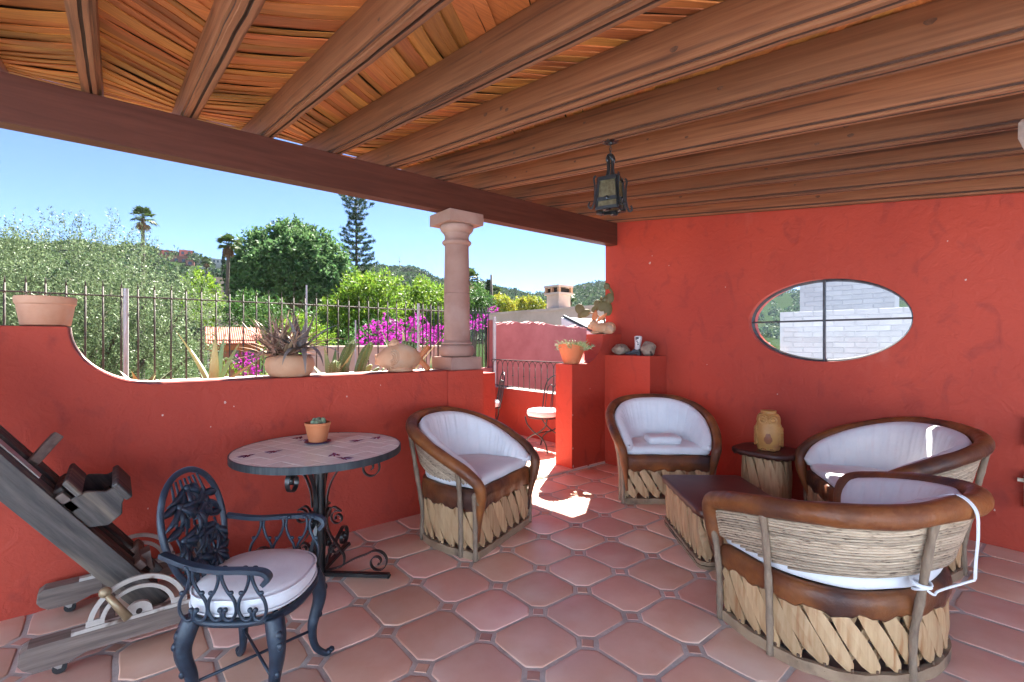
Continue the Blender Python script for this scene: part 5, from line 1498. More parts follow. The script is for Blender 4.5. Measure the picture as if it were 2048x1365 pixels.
for s in (-1, 1):
    for k in range(5):
        a = -.9 + k * .45
        mo.blob((-.036 + .012 * math.sin(a * 2), s * .036, .125 + .018 * k), .010, .004, .008, 8, 5)
    mo.blob((-.04, s * .040, .198), .020, .004, .016, 8, 5)
mo.build('boot_motif', m_bootb, bt, smooth=True)

# ------------------------------------------------------------------ clay owl
ow = thing('clay_owl', 'ochre clay owl figure standing on the side table', 'figurine', (4.41, 1.815, .5015), -1.22)
ob = [(.072, 0), (.086, .004), (.090, .02), (.102, .06), (.113, .12), (.112, .17), (.100, .215), (.092, .235), (.095, .26), (.090, .29), (.076, .312), (.062, .318), (.060, .330), (.064, .340), (.056, .344)]
MB().lathe(ob, 32, sx=1.0, sy=.86).build('owl_body', m_owl, ow, smooth=True, angle=55)
fx = MB()
for s in (-1, 1):
    fx.tube([(s * .038 + .030 * math.cos(t), -.082 + .010 * abs(math.cos(t)) * s * 0, .268 + .026 * math.sin(t)) for t in [2 * math.pi * j / 18 for j in range(18)]], .006, 6, closed=True)
    fx.blob((s * .038, -.080, .268), .016, .010, .014, 10, 7)
fx.sweep([(0, -.080, .285), (0, -.092, .262), (0, -.094, .240), (0, -.086, .228)], [(-.008, -.006), (.008, -.006), (.006, .006), (-.006, .006)], (1, 0, 0), scale=[.6, 1, .8, .2])
for s in (-1, 1):
    fx.tube(crspline([(s * .005, -.088, .295), (s * .035, -.082, .312), (s * .070, -.060, .305)], 5), .007, 6)
fx.build('owl_face', m_owl, ow, smooth=True)
MB().blob((0, -.022, .118), .066, .080, .105, 18, 12).build('owl_breast', m_owl_d, ow, smooth=True)
for s in (-1, 1):
    wg = MB()
    for r_ in range(6):
        for c_ in range(3):
            a = s * (1.05 + .28 * c_) ; z = .195 - .026 * r_ - .008 * c_
            wg.blob((.106 * math.sin(a), -.092 * math.cos(a), z), .020, .010, .020, 8, 6, Matrix.Rotation(a, 3, 'Z'))
    wg.build('wing', m_owl, ow, smooth=True)
tt = MB()
for s in (-1, 1):
    for k in range(3): tt.blob((s * .035 + (k - 1) * .014, -.084, .010), .008, .018, .010, 8, 5)
tt.build('foot', m_owl, ow, smooth=True)
# ------------------------------------------------------------------ ground, hills
GZ = -6.0
gm = MB(); nseg = 64
gm.add([(0, 0, GZ)] + [(r * math.cos(2 * math.pi * j / nseg), r * math.sin(2 * math.pi * j / nseg), GZ) for r in (60, 900) for j in range(nseg)],
       [(0, 1 + j, 1 + (j + 1) % nseg) for j in range(nseg)] + [(1 + j, 1 + nseg + j, 1 + nseg + (j + 1) % nseg, 1 + (j + 1) % nseg) for j in range(nseg)])
structure(gm.build('ground', m_ground))
SKU = [-1600, -600, -200, 0, 150, 250, 320, 400, 480, 560, 700, 770, 830, 880, 935, 960, 1000, 1050, 1068, 1100, 1150, 1200, 1300, 1500, 1700, 1900, 2300, 3600]
SKV = [560, 520, 497, 492, 494, 500, 508, 524, 537, 545, 545, 540, 547, 566, 572, 570, 582, 594, 596, 590, 580, 574, 568, 584, 590, 592, 590, 600]
SKD = [240, 240, 240, 240, 240, 250, 260, 270, 280, 330, 400, 420, 430, 440, 500, 480, 470, 470, 520, 540, 560, 560, 560, 560, 540, 520, 500, 480]
def terrain_z(u, d):
    D = np.interp(u, SKU, SKD); top = zat(float(np.interp(u, SKU, SKV)), D) - 3.0
    t = d / D
    if t <= 1:
        k = max(0, (t - .22) / .78); k = k * k * (3 - 2 * k)
        return lerp(GZ + .05, top, k) + (1.2 * math.sin(u * .05 + d * .06) + .8 * math.sin(u * .021 - d * .11)) * k
    return lerp(top, GZ, min(1, (t - 1) / .7))
hv = []; hu = list(np.linspace(-1600, 3600, 261)); ht = [.22, .3, .38, .46, .54, .62, .7, .78, .86, .92, .96, 1.0, 1.1, 1.3, 1.7]
for u in hu:
    D = float(np.interp(u, SKU, SKD))
    for t in ht:
        x, y = ground_dir(u, t * D); hv.append((x, y, terrain_z(u, t * D)))
nt_ = len(ht)
structure(MB().add(hv, [(i * nt_ + j, (i + 1) * nt_ + j, (i + 1) * nt_ + j + 1, i * nt_ + j + 1) for i in range(len(hu) - 1) for j in range(nt_ - 1)]).build('hills', m_hill, smooth=True))


# ------------------------------------------------------------------ leaves
def unit(a):
    return a / np.maximum(1e-9, np.linalg.norm(a, axis=1, keepdims=True))


def leaf_object(name, P, D, L_, W_, mat, parent=None, fold=.15, seed=1):
    """many small leaf-shaped faces: P base points, D directions"""
    g = np.random.default_rng(seed); n = len(P)
    D = unit(D); S = unit(np.cross(D, unit(g.normal(size=(n, 3)))))
    L_ = np.broadcast_to(L_, (n,)) * g.uniform(.7, 1.3, n); W_ = np.broadcast_to(W_, (n,)) * g.uniform(.75, 1.25, n)
    N_ = np.cross(S, D)
    mid = P + D * (L_ * .5)[:, None] + N_ * (L_ * fold * .4)[:, None]
    v = np.empty((n, 4, 3)); v[:, 0] = P; v[:, 1] = mid + S * (W_ / 2)[:, None]; v[:, 2] = P + D * L_[:, None]; v[:, 3] = mid - S * (W_ / 2)[:, None]
    me = bpy.data.meshes.new(name)
    me.vertices.add(n * 4); me.vertices.foreach_set('co', v.reshape(-1))
    me.loops.add(n * 4); me.loops.foreach_set('vertex_index', np.arange(n * 4, dtype=np.int32))
    me.polygons.add(n); me.polygons.foreach_set('loop_start', np.arange(0, n * 4, 4, dtype=np.int32)); me.polygons.foreach_set('loop_total', np.full(n, 4, dtype=np.int32))
    me.materials.append(mat); me.update(); me.validate()
    return link(name, me, parent)


def lobe_leaves(lobes, per, sprig, leaves, g, up=.5, spread=.8, shell=.55, flat=1.0):
    """lobes: (x,y,z,r); returns bases and directions of leaves set along short twigs near the lobes' skins"""
    P = []; D = []
    for (x, y, z, r) in lobes:
        n = int(per * r * r) + 4
        d = unit(g.normal(size=(n, 3))); rad = r * (shell + (1 - shell) * g.random(n) ** .6) * g.uniform(.85, 1.12, n)
        base = np.array([x, y, z]) + d * rad[:, None] * np.array([1, 1, flat])
        tw = unit(d * .6 + np.array([0, 0, up]) + g.normal(size=(n, 3)) * .45)
        k = np.arange(leaves) / leaves
        p = base[:, None, :] + tw[:, None, :] * (k[None, :, None] * sprig)
        dd = tw[:, None, :] * .7 + g.normal(size=(n, leaves, 3)) * spread
        P.append(p.reshape(-1, 3)); D.append(dd.reshape(-1, 3))
    return np.concatenate(P), np.concatenate(D)


def world_lobes(L_):
    """(u, v, d, r) -> world"""
    return [(*ground_dir(u, d), zat(v, d), r) for u, v, d, r in L_]


def broad_tree(name, label, L_, per, sprig, leaves, ll, lw, mat, seed, group=None, up=.5, spread=.8, trunk_r=.12, cat='tree', trunk_mat=None, flat=1.0, shell=.55, gz=None, extra=None):
    g = np.random.default_rng(seed)
    lobes = world_lobes(L_)
    w = np.array([l[3] ** 2 for l in lobes]); c = (np.array([l[:3] for l in lobes]) * w[:, None]).sum(0) / w.sum()
    base_z = GZ + .02 if gz is None else gz
    t = thing(name, label, cat, (c[0], c[1], base_z), 0, group)
    P, D = lobe_leaves(lobes, per, sprig, leaves, g, up, spread, shell, flat)
    if extra is not None:
        P = np.concatenate([P, extra[0]]); D = np.concatenate([D, extra[1]])
    P = P - np.array([c[0], c[1], base_z])
    leaf_object('crown', P, D, ll, lw, mat, t, seed=seed)
    tk = MB(); zc = c[2] - base_z
    fork = (0, 0, zc * .45)
    tk.tube(crspline([(.1, 0, 0), (-.05, .05, zc * .22), fork], 4), [trunk_r * 1.3] + [trunk_r] * 8, 8)
    for l in lobes:
        q = Vector(l[:3]) - Vector((c[0], c[1], base_z)); m_ = Vector(fork).lerp(q, .5) + Vector((0, 0, .1 * q.length))
        tk.tube(crspline([fork, m_, q], 4), [trunk_r * lerp(.7, .12, i / 8) for i in range(9)], 6)
    tk.build('trunk', trunk_mat or m_trunk, t, smooth=True)
    return t


# olive by the fence
g = np.random.default_rng(5)
tops = world_lobes([(40, 500, 9.3, .45), (130, 470, 9.3, .28), (150, 490, 9.4, .38), (242, 478, 9.4, .25), (205, 500, 9.4, .35), (285, 500, 9.5, .25), (320, 520, 9.5, .2), (10, 505, 9.2, .4)])
ex = lobe_leaves(tops, 240, .38, 14, g, 1.0, .6, .1)
broad_tree('olive_tree', 'large grey green olive tree filling the left beyond the fence',
           [(-90, 560, 9, 1.2), (-60, 690, 8.5, 1.2), (40, 565, 9, .95), (140, 555, 9.5, .95), (225, 575, 9.5, .85), (295, 600, 9.2, .75), (350, 650, 9.0, .7), (60, 690, 8.3, 1.0), (170, 690, 8.2, 1.0), (290, 720, 8.4, .8), (378, 715, 8.6, .55), (378, 610, 10, .55), (110, 630, 8.6, 1.0), (240, 650, 8.7, .85), (20, 640, 8.4, .9), (140, 770, 8.2, 1.0), (300, 800, 8.3, .9)],
           430, .32, 12, .058, .0175, m_olive, 5, up=.55, spread=.65, trunk_r=.16, shell=.35, extra=ex)
broad_tree('ficus_tree', 'big dark green rounded tree behind the fence beside the pine',
           [(575, 540, 39, 2.6), (510, 560, 38, 2.0), (640, 560, 38, 2.0), (545, 495, 39, 1.6), (590, 482, 39, 1.5), (625, 500, 39, 1.6), (655, 520, 39, 1.5), (515, 510, 38, 1.6), (497, 545, 38, 1.2), (502, 590, 37, 1.4), (535, 585, 36.5, 1.6), (590, 555, 36.5, 1.5), (620, 535, 37, 1.4), (560, 525, 36.5, 1.5), (600, 500, 37, 1.3), (530, 540, 36, 1.4), (650, 580, 37, 1.6), (675, 545, 38, 1.1), (680, 575, 38, 1.2), (575, 470, 39.5, 1.0), (660, 605, 37, 1.3), (494, 607, 37, 1.1)],
           95, .5, 8, .30, .17, m_ficus, 6, up=.35, spread=.9, trunk_r=.5, shell=.72)
broad_tree('feathery_tree', 'bright green feathery tree standing left of the stone column', [(735, 590, 22, .95), (700, 610, 22, .8), (765, 575, 22.5, .8), (715, 570, 22.5, .65), (680, 625, 21.5, .8), (740, 640, 21.5, 1.0), (700, 660, 21, .9), (770, 630, 21.5, .8)],
           260, .34, 9, .17, .055, m_lime_leaf, 7, 'bright trees beyond the fence', .1, .8, .09, shell=.5, flat=.8)
broad_tree('feathery_tree', 'bright green feathery tree right behind the stone column', [(820, 605, 24, .9), (865, 600, 24, .9), (845, 580, 24.5, .6), (800, 640, 23, .9), (850, 640, 23, 1.0), (890, 635, 23, .9), (880, 610, 24, .7), (830, 675, 22.5, .9), (880, 680, 22.5, .9)],
           250, .34, 9, .17, .055, m_lime_leaf, 8, 'bright trees beyond the fence', .1, .8, .09, shell=.5, flat=.8)
broad_tree('garden_tree', 'mid green tree in shade under the feathery trees', [(760, 690, 20, 1.1), (650, 700, 20, 1.0), (700, 720, 19, 1.1), (820, 710, 20, 1.1), (620, 660, 21, .9)], 200, .3, 8, .16, .07, m_mid_leaf, 9, 'garden greenery beyond the fence', .3, .9, .1, shell=.4)
broad_tree('garden_tree', 'light leafy bush tree behind the left agave', [(500, 620, 24, .9), (470, 630, 23, .7), (540, 625, 24, .8), (520, 650, 22, .8), (560, 655, 22, .7)], 230, .3, 8, .15, .065, m_mid_leaf, 10, 'garden greenery beyond the fence', .3, .9, .1, shell=.4)
broad_tree('garden_tree', 'yellow green shrub above the red tiled roof', [(600, 660, 19, .7), (570, 690, 18, .8), (630, 690, 18, .7), (600, 720, 17, .9)], 230, .28, 8, .13, .05, m_lime_leaf, 11, 'garden greenery beyond the fence', .3, .9, .08, shell=.4)
broad_tree('garden_tree', 'low yellow green tree just right of the olive', [(398, 570, 28, .8), (415, 590, 28, .8), (385, 600, 27, .8), (410, 620, 26, .9)], 200, .3, 8, .16, .08, m_lime_leaf, 12, 'garden greenery beyond the fence', .3, .9, .1, shell=.4)
broad_tree('garden_tree', 'soft green tree between the column and the cypress', [(945, 610, 40, 1.2), (955, 595, 42, 1.0), (930, 620, 40, 1.2), (965, 612, 40, .9)], 130, .4, 8, .22, .10, m_mid_leaf, 13, 'garden greenery beyond the fence', .3, .9, .12, shell=.5)
broad_tree('golden_tree', 'yellow flowering rounded tree right of the cypress', [(1000, 613, 62, 1.4), (1012, 618, 61, 1.2), (988, 612, 62, 1.0)], 130, .4, 8, .26, .14, m_yellow_leaf, 14, 'yellow topped trees over the wall', .4, .9, .12, shell=.65)
broad_tree('golden_tree', 'yellow flowering tree left of the chimney', [(1040, 616, 64, 1.2), (1056, 612, 64, 1.2), (1072, 614, 64, 1.1)], 130, .4, 8, .26, .14, m_yellow_leaf, 15, 'yellow topped trees over the wall', .4, .9, .12, shell=.65)
broad_tree('bougainvillea', 'magenta bougainvillea in full bloom behind the fish planter', [(745, 675, 10.2, .30), (768, 660, 10.2, .30), (790, 672, 10, .30), (815, 664, 10.2, .30), (838, 658, 10.2, .27), (860, 672, 10, .28), (885, 678, 10, .26), (730, 685, 10, .2), (800, 690, 9.8, .3), (850, 690, 9.8, .3)],
           520, .10, 9, .042, .034, m_boug, 16, 'bougainvillea bushes', .3, 1.0, .03, 'shrub', shell=.4)
broad_tree('bougainvillea', 'small pink bougainvillea low behind the left agave', [(490, 728, 9, .22), (500, 745, 9, .18)], 520, .09, 8, .038, .032, m_boug, 17, 'bougainvillea bushes', .3, 1.0, .02, 'shrub', shell=.4)
broad_tree('bougainvillea', 'pinkish bougainvillea behind the tall bars', [(950, 648, 14, .22), (966, 645, 14, .2), (988, 622, 30, .35)], 300, .12, 8, .06, .05, m_boug, 18, 'bougainvillea bushes', .3, 1.0, .03, 'shrub', shell=.4)
broad_tree('garden_shrub', 'low green shrubs along the garden below the agave', [(455, 755, 9, .35), (520, 765, 9, .3), (430, 780, 9, .4)], 420, .12, 8, .06, .025, m_lime_leaf, 19, None, .4, .9, .03, 'shrub', shell=.3)

# cypress and bare pole
cg = np.random.default_rng(20)
def cypress(label, u, vtop, d, wpx, seed):
    x, y = ground_dir(u, d); zt_ = zat(vtop, d); t = thing('cypress', label, 'tree', (x, y, GZ), 0, 'cypresses on the slope')
    n = 2600; h = zt_ - GZ; k = cg.random(n) ** .8; r_ = wpx * d / 961 / 2 * np.sin(np.pi * np.clip(k * .93 + .07, 0, 1)) ** .6; a = cg.random(n) * 2 * np.pi
    P = np.stack([r_ * np.cos(a), r_ * np.sin(a), 1 + k * (h - 1)], 1); D = np.stack([np.cos(a) * .4, np.sin(a) * .4, np.ones(n)], 1) + cg.normal(size=(n, 3)) * .2
    leaf_object('crown', P, D, .5, .16, m_cypress, t, seed=seed)
    MB().tube([(0, 0, 0), (0, 0, h * .9)], [.2, .04], 6).build('trunk', m_trunk, t)
cypress('slim dark cypress beside the golden tree', 977, 566, 60, 9, 31)
cypress('distant pointed cypress beside the left palm pair', 447, 508, 120, 8, 32)
cypress('far cypress on the ridge left of the big tree', 470, 512, 125, 5, 33)
x, y = ground_dir(983, 58)
tag(MB().tube([(0, 0, 0), (.05, 0, 9), (0, .05, zat(549, 58) - GZ)], [.22, .2, .12], 8).build('bare_trunk', m_trunk, smooth=True, loc=(x, y, GZ)), 'bare dead trunk standing beside the slim cypress', 'trunk')

# Norfolk pine
def norfolk(u, vtop, vlow, d):
    x, y = ground_dir(u, d); zt_ = zat(vtop, d) - GZ
    t = thing('norfolk_pine', 'tall tiered norfolk pine rising above the big tree', 'tree', (x, y, GZ))
    MB().tube([(0, 0, 0), (.06, 0, zt_ * .6), (0, 0, zt_)], [.24, .17, .03], 8).build('trunk', m_trunk, t, smooth=True)
    g_ = np.random.default_rng(3); P = []; D = []
    br = MB(); z = zt_ - .15; k = 0
    while z > zat(575, d) - GZ - 2:
        f = (zt_ - z)
        Rr = min(1.0 + f * .0, 1.0) if f < .9 else None
        # narrow waist under a bushy top, then widening tiers
        Rr = float(np.interp(f, [0, .5, 1.2, 2.0, 2.8, 3.6, 4.6, 5.6, 7.0, 9], [.4, 1.3, 1.6, .95, .8, 1.25, 1.75, 1.9, 2.2, 2.6]))
        nb = 6
        for q in range(nb):
            a = 2 * math.pi * (q + .5 * (k % 2)) / nb + g_.uniform(-.25, .25); r_ = Rr * g_.uniform(.7, 1.12)
            lift = .55 if f < 1.8 else .16
            tip = Vector((math.cos(a) * r_, math.sin(a) * r_, z + r_ * lift * g_.uniform(.6, 1.3))); o0 = Vector((0, 0, z - .05))
            mid = o0.lerp(tip, .55) + Vector((0, 0, -.10 * r_))
            br.tube(crspline([o0, mid, tip], 4), [.03 * lerp(1, .3, i / 8) for i in range(9)], 4)
            m = int(26 * r_) + 8; s = g_.random(m) ** .6
            pts = np.array([(o0.lerp(mid, c * 2) if c < .5 else mid.lerp(tip, c * 2 - 1))[:] for c in s])
            lat = g_.normal(size=(m, 3)) * .05 * (1 - .3 * s)[:, None]
            dd = np.stack([np.full(m, math.cos(a)) * .5, np.full(m, math.sin(a)) * .5, np.full(m, .55)], 1) + g_.normal(size=(m, 3)) * .35
            for rep in range(5): P.append(pts + lat + g_.normal(size=(m, 3)) * .05); D.append(dd + g_.normal(size=(m, 3)) * .3)
        z -= .42 if f < 2.2 else .56; k += 1
    br.build('branches', m_trunk, t)
    leaf_object('needles', np.concatenate(P), np.concatenate(D), .20, .045, m_pine, t, seed=4)
norfolk(712, 389, 560, 45)

# palms
def fan_palm(label, u, vc, d, r, seed, nf=34, dry=26, lean=0.0):
    g_ = random.Random(seed); x, y = ground_dir(u, d); zc = zat(vc, d) - GZ
    t = thing('fan_palm', label, 'palm', (x, y, GZ), 0, 'tall fan palms')
    MB().tube(crspline([(-lean, 0, 0), (-lean * .6, .1, zc * .4), (-lean * .1, .05, zc * .8), (0, 0, zc)], 6), [.26 * r / 1.5] + [.17 * r / 1.5] * 18, 9).build('trunk', m_trunk, t, smooth=True)
    gm_, dm_ = MB(), MB()
    def frond(mb, az, el, pet, fr_, dr):
        d0 = Vector((math.cos(az) * math.cos(el), math.sin(az) * math.cos(el), math.sin(el))); c = Vector((0, 0, zc)) + d0 * pet
        sd = Vector((-math.sin(az), math.cos(az), 0)); mb.tube([(0, 0, zc), c], [.025, .015], 4)
        for k in range(13):
            b = (k - 6) / 6 * 1.25; dd = (d0 * math.cos(b) + sd * math.sin(b)).normalized()
            L_ = fr_ * (1 - .25 * abs(b) / 1.25) * g_.uniform(.85, 1.1); w = sd.cross(dd).normalized() * .0 + dd.cross(d0.cross(sd)).normalized() * (.045 * r)
            m_ = c + dd * L_ * .55; e_ = c + dd * L_ + Vector((0, 0, -dr * L_ * g_.uniform(.3, .8)))
            mb.add([c, m_ + w, e_, m_ - w], [(0, 1, 2, 3)])
    for k in range(nf):
        frond(gm_, g_.uniform(0, 2 * math.pi), g_.uniform(-.35, 1.35), r * g_.uniform(.35, .55), r * g_.uniform(.5, .66), .5)
    for k in range(dry):
        frond(dm_, g_.uniform(0, 2 * math.pi), g_.uniform(-1.45, -.95), r * g_.uniform(.3, .5), r * g_.uniform(.35, .55), .2)
    gm_.build('fronds', m_palm, t); dm_.build('dry_skirt', m_palmdry, t)
fan_palm('tall fan palm standing alone against the sky at left', 286, 437, 60, 1.75, 1, dry=12)
fan_palm('fan palm with a brown skirt left of the big tree', 457, 490, 33, .95, 2, nf=30, dry=36, lean=.7)
fan_palm('small distant fan palm between the two tall ones', 413, 524, 110, 1.5, 3, dry=24)
fan_palm('fan palm half hidden behind the stone column', 938, 563, 50, 1.7, 4)
fan_palm('small fan palm above the golden tree', 994, 586, 90, 1.5, 5, dry=10)
fan_palm('small fan palm right of the chimney', 1136, 596, 70, 1.4, 6, dry=8)

# wooded slopes: one mass of crowns, left open in front of the houses
CLEAR = [(345, 215, 74), (372, 222, 22), (332, 224, 36), (380, 212, 14), (400, 220, 22), (432, 230, 26), (415, 200, 30), (80, 225, 30), (190, 225, 26)]
CLEAR += [(u, float(np.interp(u, SKU, SKD)) * .86, w * 1.3) for u, w in ((785, 9), (800, 12), (812, 10), (775, 11), (822, 13), (840, 12), (856, 13), (868, 11), (880, 11), (845, 12), (872, 14), (858, 12), (955, 8), (1168, 10), (1182, 14), (1150, 8), (748, 9))]
g_ = np.random.default_rng(77)
n = 5200
uu = np.concatenate([g_.uniform(720, 1230, 3000), g_.uniform(280, 560, 700), g_.uniform(-300, 300, 500), g_.uniform(1230, 2200, n - 4200)])
P = []; D = []
for u in uu:
    Dd = float(np.interp(u, SKU, SKD)); d = Dd * (1 - .62 * g_.random() ** 1.3); z = terrain_z(u, d); x, y = ground_dir(u, d)
    r_ = g_.uniform(1.1, 2.7) * (d / 350) ** .6; m = 30
    if any(abs(u - hu_) < w_ * .5 and hd * .90 < d < hd * 1.0 for hu_, hd, w_ in CLEAR): continue
    dv = unit(g_.normal(size=(m, 3)) * np.array([1, 1, .9])); dv[:, 2] = np.abs(dv[:, 2]) * 1.15 - .15
    P.append(np.array([x, y, z + r_ * .55]) + dv * r_ * g_.uniform(.7, 1.05, (m, 1))); D.append(dv + g_.normal(size=(m, 3)) * .6)
o = leaf_object('hillside_woods', np.concatenate(P), np.concatenate(D), 1.5, 1.15, m_wood_far, seed=9)
tag(o, 'green scrub and trees covering the far hillsides', 'woods', kind='stuff')

# ------------------------------------------------------------------ buildings
def house(label, u, vb, d, wpx, hpx, mat, yaw=0.0, wins=(3, 1), depth=.8, group='houses on the far hillside', roof=None, cat='house', name='hillside_house', sink=4.0):
    x, y = ground_dir(u, d); w = wpx * d / 961; h = hpx * d / 961; zb = zat(vb, d)
    t = thing(name, label, cat, (x, y, zb - sink), -math.atan2(FX, FY) - math.atan((u - 1024) / 961) + yaw, group)
    MB().box(-w / 2, w / 2, 0, w * depth, 0, h + sink).build('wall', mat, t)
    MB().box(-w / 2 - w * .03, w / 2 + w * .03, -w * .03, w * depth + w * .03, h + sink, h + sink + h * .06).build('roof', roof or mat, t)
    nx, nz = wins
    for i in range(nx):
        for j in range(nz):
            cx_ = (i + .5) / nx * w - w / 2; cz = sink + (j + .55) / nz * h; hw, hh = w / nx * .22, h / nz * .24
            MB().box(cx_ - hw, cx_ + hw, -.05 - w * .002, .02, cz - hh, cz + hh).build('window', m_skylight, t)
    return t
GH = 'houses on the far hillside'
house('long pink terraced building on the left hill', 345, 532, 215, 74, 20, m_farpink, .1, (6, 1))
house('pink upper storey block with dark pergola on the left hill', 372, 513, 222, 22, 12, m_farpink, 0, (2, 1))
house('pink upper block behind the long pink building', 332, 513, 224, 36, 12, m_farpink, 0, (3, 1), roof=m_skylight)
house('salmon block at the right end of the pink building', 380, 533, 212, 14, 12, m_farpink, -.1, (1, 1))
house('white hillside house right of the pink building', 400, 532, 220, 22, 12, m_farwhite, .1, (3, 1))
house('pale hillside house left of the second palm', 432, 528, 230, 26, 10, m_farwhite, 0, (4, 1))
house('low white hillside villa under the second palm', 415, 541, 200, 30, 6, m_farwhite, 0, (4, 1))
house('brown hillside house glimpsed above the olive crown', 80, 500, 225, 30, 10, m_farpink, 0, (3, 1))
house('small brown hillside house over the middle of the olive', 190, 500, 225, 26, 8, m_farpink, 0, (2, 1))
HR = random.Random(30)
spots = [(785, 558, 9, 'white cube house highest on the hill right of the pine'), (800, 562, 12, 'white house beneath the mast'), (812, 556, 10, 'pale house right of the mast'), (775, 566, 11, 'pale house at the left of the hill cluster'), (822, 570, 13, 'broad white house in the middle of the hill cluster'), (840, 578, 12, 'white house on the right slope'), (856, 582, 13, 'ochre house on the right slope'), (868, 586, 11, 'white house near the column'), (880, 590, 11, 'pale house almost touching the column'), (845, 588, 12, 'low white house lower on the right slope'), (872, 596, 14, 'long blue grey house lowest beside the column'), (858, 596, 12, 'pale flat house lowest of the slope'), (955, 586, 8, 'small pale house in woods right of the column'), (1168, 578, 10, 'pale house on the ridge right of the chimney'), (1182, 583, 14, 'long pale house below the ridge right of the chimney'), (1150, 586, 8, 'tiny house in the woods right of the chimney'), (748, 560, 9, 'pale house beside the pine trunk')]
for u, v, w, lab in spots:
    house(lab, u, v + 2, float(np.interp(u, SKU, SKD)) * .86, w * 1.15, HR.uniform(6, 9), HR.choice((m_farwhite, m_farwhite, m_farwhite, m_beige)), HR.uniform(-.4, .4), (HR.choice((2, 3)), 1))
# mast on the ridge
x, y = ground_dir(799, 415); zb = zat(548, 415)
ms = thing('radio_mast', 'thin lattice radio mast on the far ridge', 'mast', (x, y, zb - 2))
mm_ = MB()
for q in range(3):
    a = q * 2.094; mm_.tube([(.7 * math.cos(a), .7 * math.sin(a), 0), (.25 * math.cos(a), .25 * math.sin(a), 16)], .10, 4)
for k in range(10): mm_.tube([(.6 * math.cos(t), .6 * math.sin(t), k * 1.6) for t in [2 * math.pi * j / 3 for j in range(3)]], .05, 4, closed=True)
mm_.tube([(0, 0, 15), (0, 0, 18)], .08, 4); mm_.build('lattice', m_galv, ms)
mp_ = MB()
for z in (9, 12.5): mp_.lathe([(.6, z), (.8, z + .1), (.8, z + 1.2), (.6, z + 1.3)], 10)
mp_.build('antenna_drum', m_galv, ms)
# nearer houses
house('cream house with a dark window behind the second palm', 452, 596, 55, 52, 38, m_beige, .2, (3, 1), .7, None, None, 'house', 'garden_house', 8)
rt = house('pink garden house with red tiled roof behind the left agave', 470, 745, 19, 86, 62, m_farpink, .05, (3, 1), .8, None, None, 'house', 'garden_house', 7)
rf = MB(); wv = 100 * 19 / 961; zz = 62 * 19 / 961 + 7
rf.add([(-wv / 2, -.25, zz - .1), (wv / 2, -.25, zz - .1), (wv / 2, 1.5, zz + .55), (-wv / 2, 1.5, zz + .55)], [(0, 1, 2, 3)])
nrib = 26
for k in range(nrib):
    xx = -wv / 2 + wv * (k + .5) / nrib
    rf.tube([(xx, -.28, zz - .08), (xx, 1.5, zz + .58)], wv / nrib * .42, 6)
rf.build('roof_tiles', m_rooftile, rt, smooth=True, angle=50)
ev = MB().box(-wv / 2, wv / 2, -.22, -.16, zz - .34, zz - .12)
for k in range(12): ev.box(-wv / 2 + wv * (k + .5) / 12 - .025, -wv / 2 + wv * (k + .5) / 12 + .025, -.3, 0.0, zz - .3, zz - .16)
ev.build('eave_rafters', m_orange, rt)
# neighbour's beige wall beyond the fence
w1 = ground_dir(610, 8.6); w2 = ground_dir(900, 9.4)
bw = thing('garden_wall', 'weathered beige wall behind the column cacti', 'wall', (w1[0], w1[1], -6), math.atan2(w2[1] - w1[1], w2[0] - w1[0]))
Lw = math.hypot(w2[0] - w1[0], w2[1] - w1[1])
MB().box(0, Lw, 0, .25, 0, 7.30).build('masonry', m_beige, bw)
MB().box(-.02, Lw, -.03, .28, 7.30, 7.36).build('coping', m_beige, bw, bevel=(.01,))
for u, v0, v1, d, lab in ((613, 570, 760, 8.2, 'thin white pole in front of the big tree'), (711, 640, 720, 8.2, 'short grey pole beside the bougainvillea')):
    x, y = ground_dir(u, d); zt_ = zat(v0, d)
    tag(MB().tube([(0, 0, 0), (0, 0, zt_ + 6)], .014, 8).build('garden_pole', m_galv, loc=(x, y, -6)), lab, 'pole', 'thin poles beyond the fence')
# beige block with chimney
bb = thing('beige_building', 'beige flat roofed building with a brick chimney over the rose wall', 'building', (11, 8.2, -6))
MB().box(0, 5, 0, 6.6, 0, 8.43).build('wall', m_beige, bb)
MB().box(-.04, 5, -.04, 6.64, 8.43, 8.52).build('roof_edge', m_beige, bb)
cyy = 3.2
MB().box(.15, .70, cyy - .28, cyy + .28, 8.5, 8.98).build('chimney', m_beige, bb)
for sx_ in (.10, .66):
    for sy_ in (cyy - .34, cyy - .03, cyy + .26): MB().box(sx_, sx_ + .09, sy_, sy_ + .08, 9.05, 9.22).build('chimney_brick', m_terra2, bb)
MB().box(.08, .77, cyy - .35, cyy + .35, 8.98, 9.05).build('chimney_cap', m_beige, bb)
MB().box(.08, .77, cyy - .35, cyy + .35, 9.22, 9.29).build('chimney_cap', m_beige, bb)
MB().box(.18, .67, cyy - .25, cyy + .25, 9.05, 9.20).build('flue', m_dark, bb)
wr = thing('white_rooflight', 'white sloping rooflight with a dark frame beyond the rabbit planter', 'rooflight', (7.3, 5.6, 0))
MB().add([(0, 0, 1.30), (1.6, 0, 1.30), (1.6, 1.6, 1.95), (0, 1.6, 1.95), (0, 0, 0), (1.6, 0, 0), (1.6, 1.6, 0), (0, 1.6, 0)], [(0, 1, 2, 3), (4, 7, 6, 5), (0, 4, 5, 1), (1, 5, 6, 2), (2, 6, 7, 3), (3, 7, 4, 0)]).build('white_panel', m_white, wr)
MB().bar((.05, -.02, 1.33), (.05, 1.58, 1.98), .05, .05).bar((.05, -.02, 1.33), (1.5, -.02, 1.33), .05, .05).build('frame', m_black, wr)

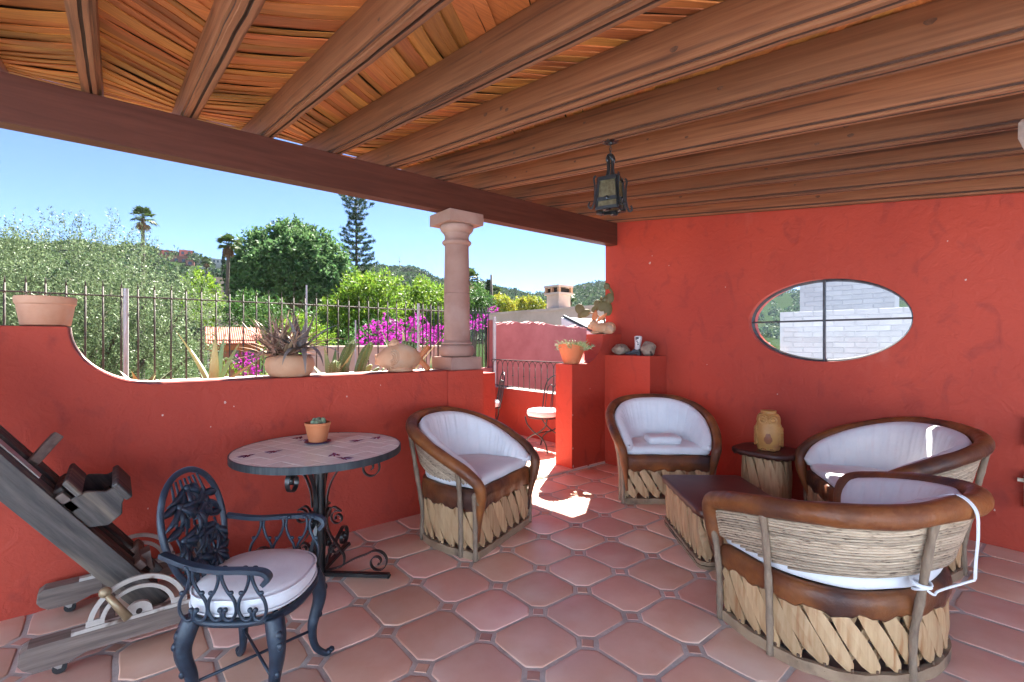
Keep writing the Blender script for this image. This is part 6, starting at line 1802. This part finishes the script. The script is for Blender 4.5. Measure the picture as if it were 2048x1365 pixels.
# ------------------------------------------------------------------ what the oval window shows: a roof terrace with white brick walls
structure(MB().box(5.02, 14, -4, 3.9, -.5, 0.0).build('roof_terrace', m_brick_w), 'pale roof terrace behind the red wall')
def brick_wall(label, x, y0, y1, z0, z1, zvis, name='white_brick_wall'):
    t = thing(name, label, 'wall', (x, y0, z0), 0, 'white brick walls seen through the oval window')
    MB().box(.008, .22, 0, y1 - y0, 0, z1 - z0).build('mortar', m_brick_w, t)
    bl, bh = .25, .072; me = MB().box(0, .04, .004, bl - .004, .003, bh - .003).mesh('brick', m_brick_w, bevel=(.006,))
    row = 0; z = z1 - z0 - bh
    while z > 0 and z + z0 > zvis:
        y = -bl / 2 if row % 2 else 0.0
        while y < y1 - y0 - .02:
            a, b = max(0, y), min(y1 - y0, y + bl)
            if b - a > .03:
                if b - a > bl - .01: link('brick', me, t, (random.uniform(-.002, .002), y, z))
                else: link('brick', MB().box(0, .04, a + .004, b - .004, .003, bh - .003).mesh('brick', m_brick_w), t, (0, 0, z))
            y += bl
        z -= bh; row += 1
    return t
brick_wall('long white brick wall filling the lower window', 7.5, .75, 2.93, 0, 1.87, 1.05)
brick_wall('taller white brick stack behind the long wall', 8.3, 1.75, 2.95, 0, 2.42, 1.75)
MBw = thing('rooftop_railing', 'thin metal grid railing at the right of the oval window view', 'railing', (7.6, .0, 0))
for k in range(7): MB().tube([(0, .2 + .18 * k, 1.87), (0, .2 + .18 * k, 2.15)], .010, 6).build('baluster', m_galv, MBw)
MB().tube([(0, .1, 2.15), (0, 1.35, 2.15)], .012, 6).build('rail', m_galv, MBw)
gb = thing('grey_box_planter', 'grey box on legs with a plant at left in the oval window', 'planter', (9.5, 4.35, 0))
MB().box(-.3, .3, -.35, .35, 1.05, 1.42).build('box', m_galv, gb)
for sx_ in (-.27, .27):
    for sy_ in (-.32, .32): MB().box(sx_ - .02, sx_ + .02, sy_ - .02, sy_ + .02, 0, 1.05).build('leg', m_galv, gb)

# ------------------------------------------------------------------ thin valley haze round everything
hz, N, L, B = nodes_of('valley_haze')
N.remove(B)
pv = N.new('ShaderNodeVolumePrincipled'); pv.inputs['Color'].default_value = (0.80, 0.88, 1.0, 1); pv.inputs['Density'].default_value = 0.00009; pv.inputs['Anisotropy'].default_value = 0.0
L.new(pv.outputs[0], N['Material Output'].inputs['Volume'])
ho = MB().box(-950, 950, -950, 950, GZ - 1.0, 75).build('haze', hz)
ho['kind'] = 'stuff'; ho['label'] = 'thin blue haze lying over the valley'
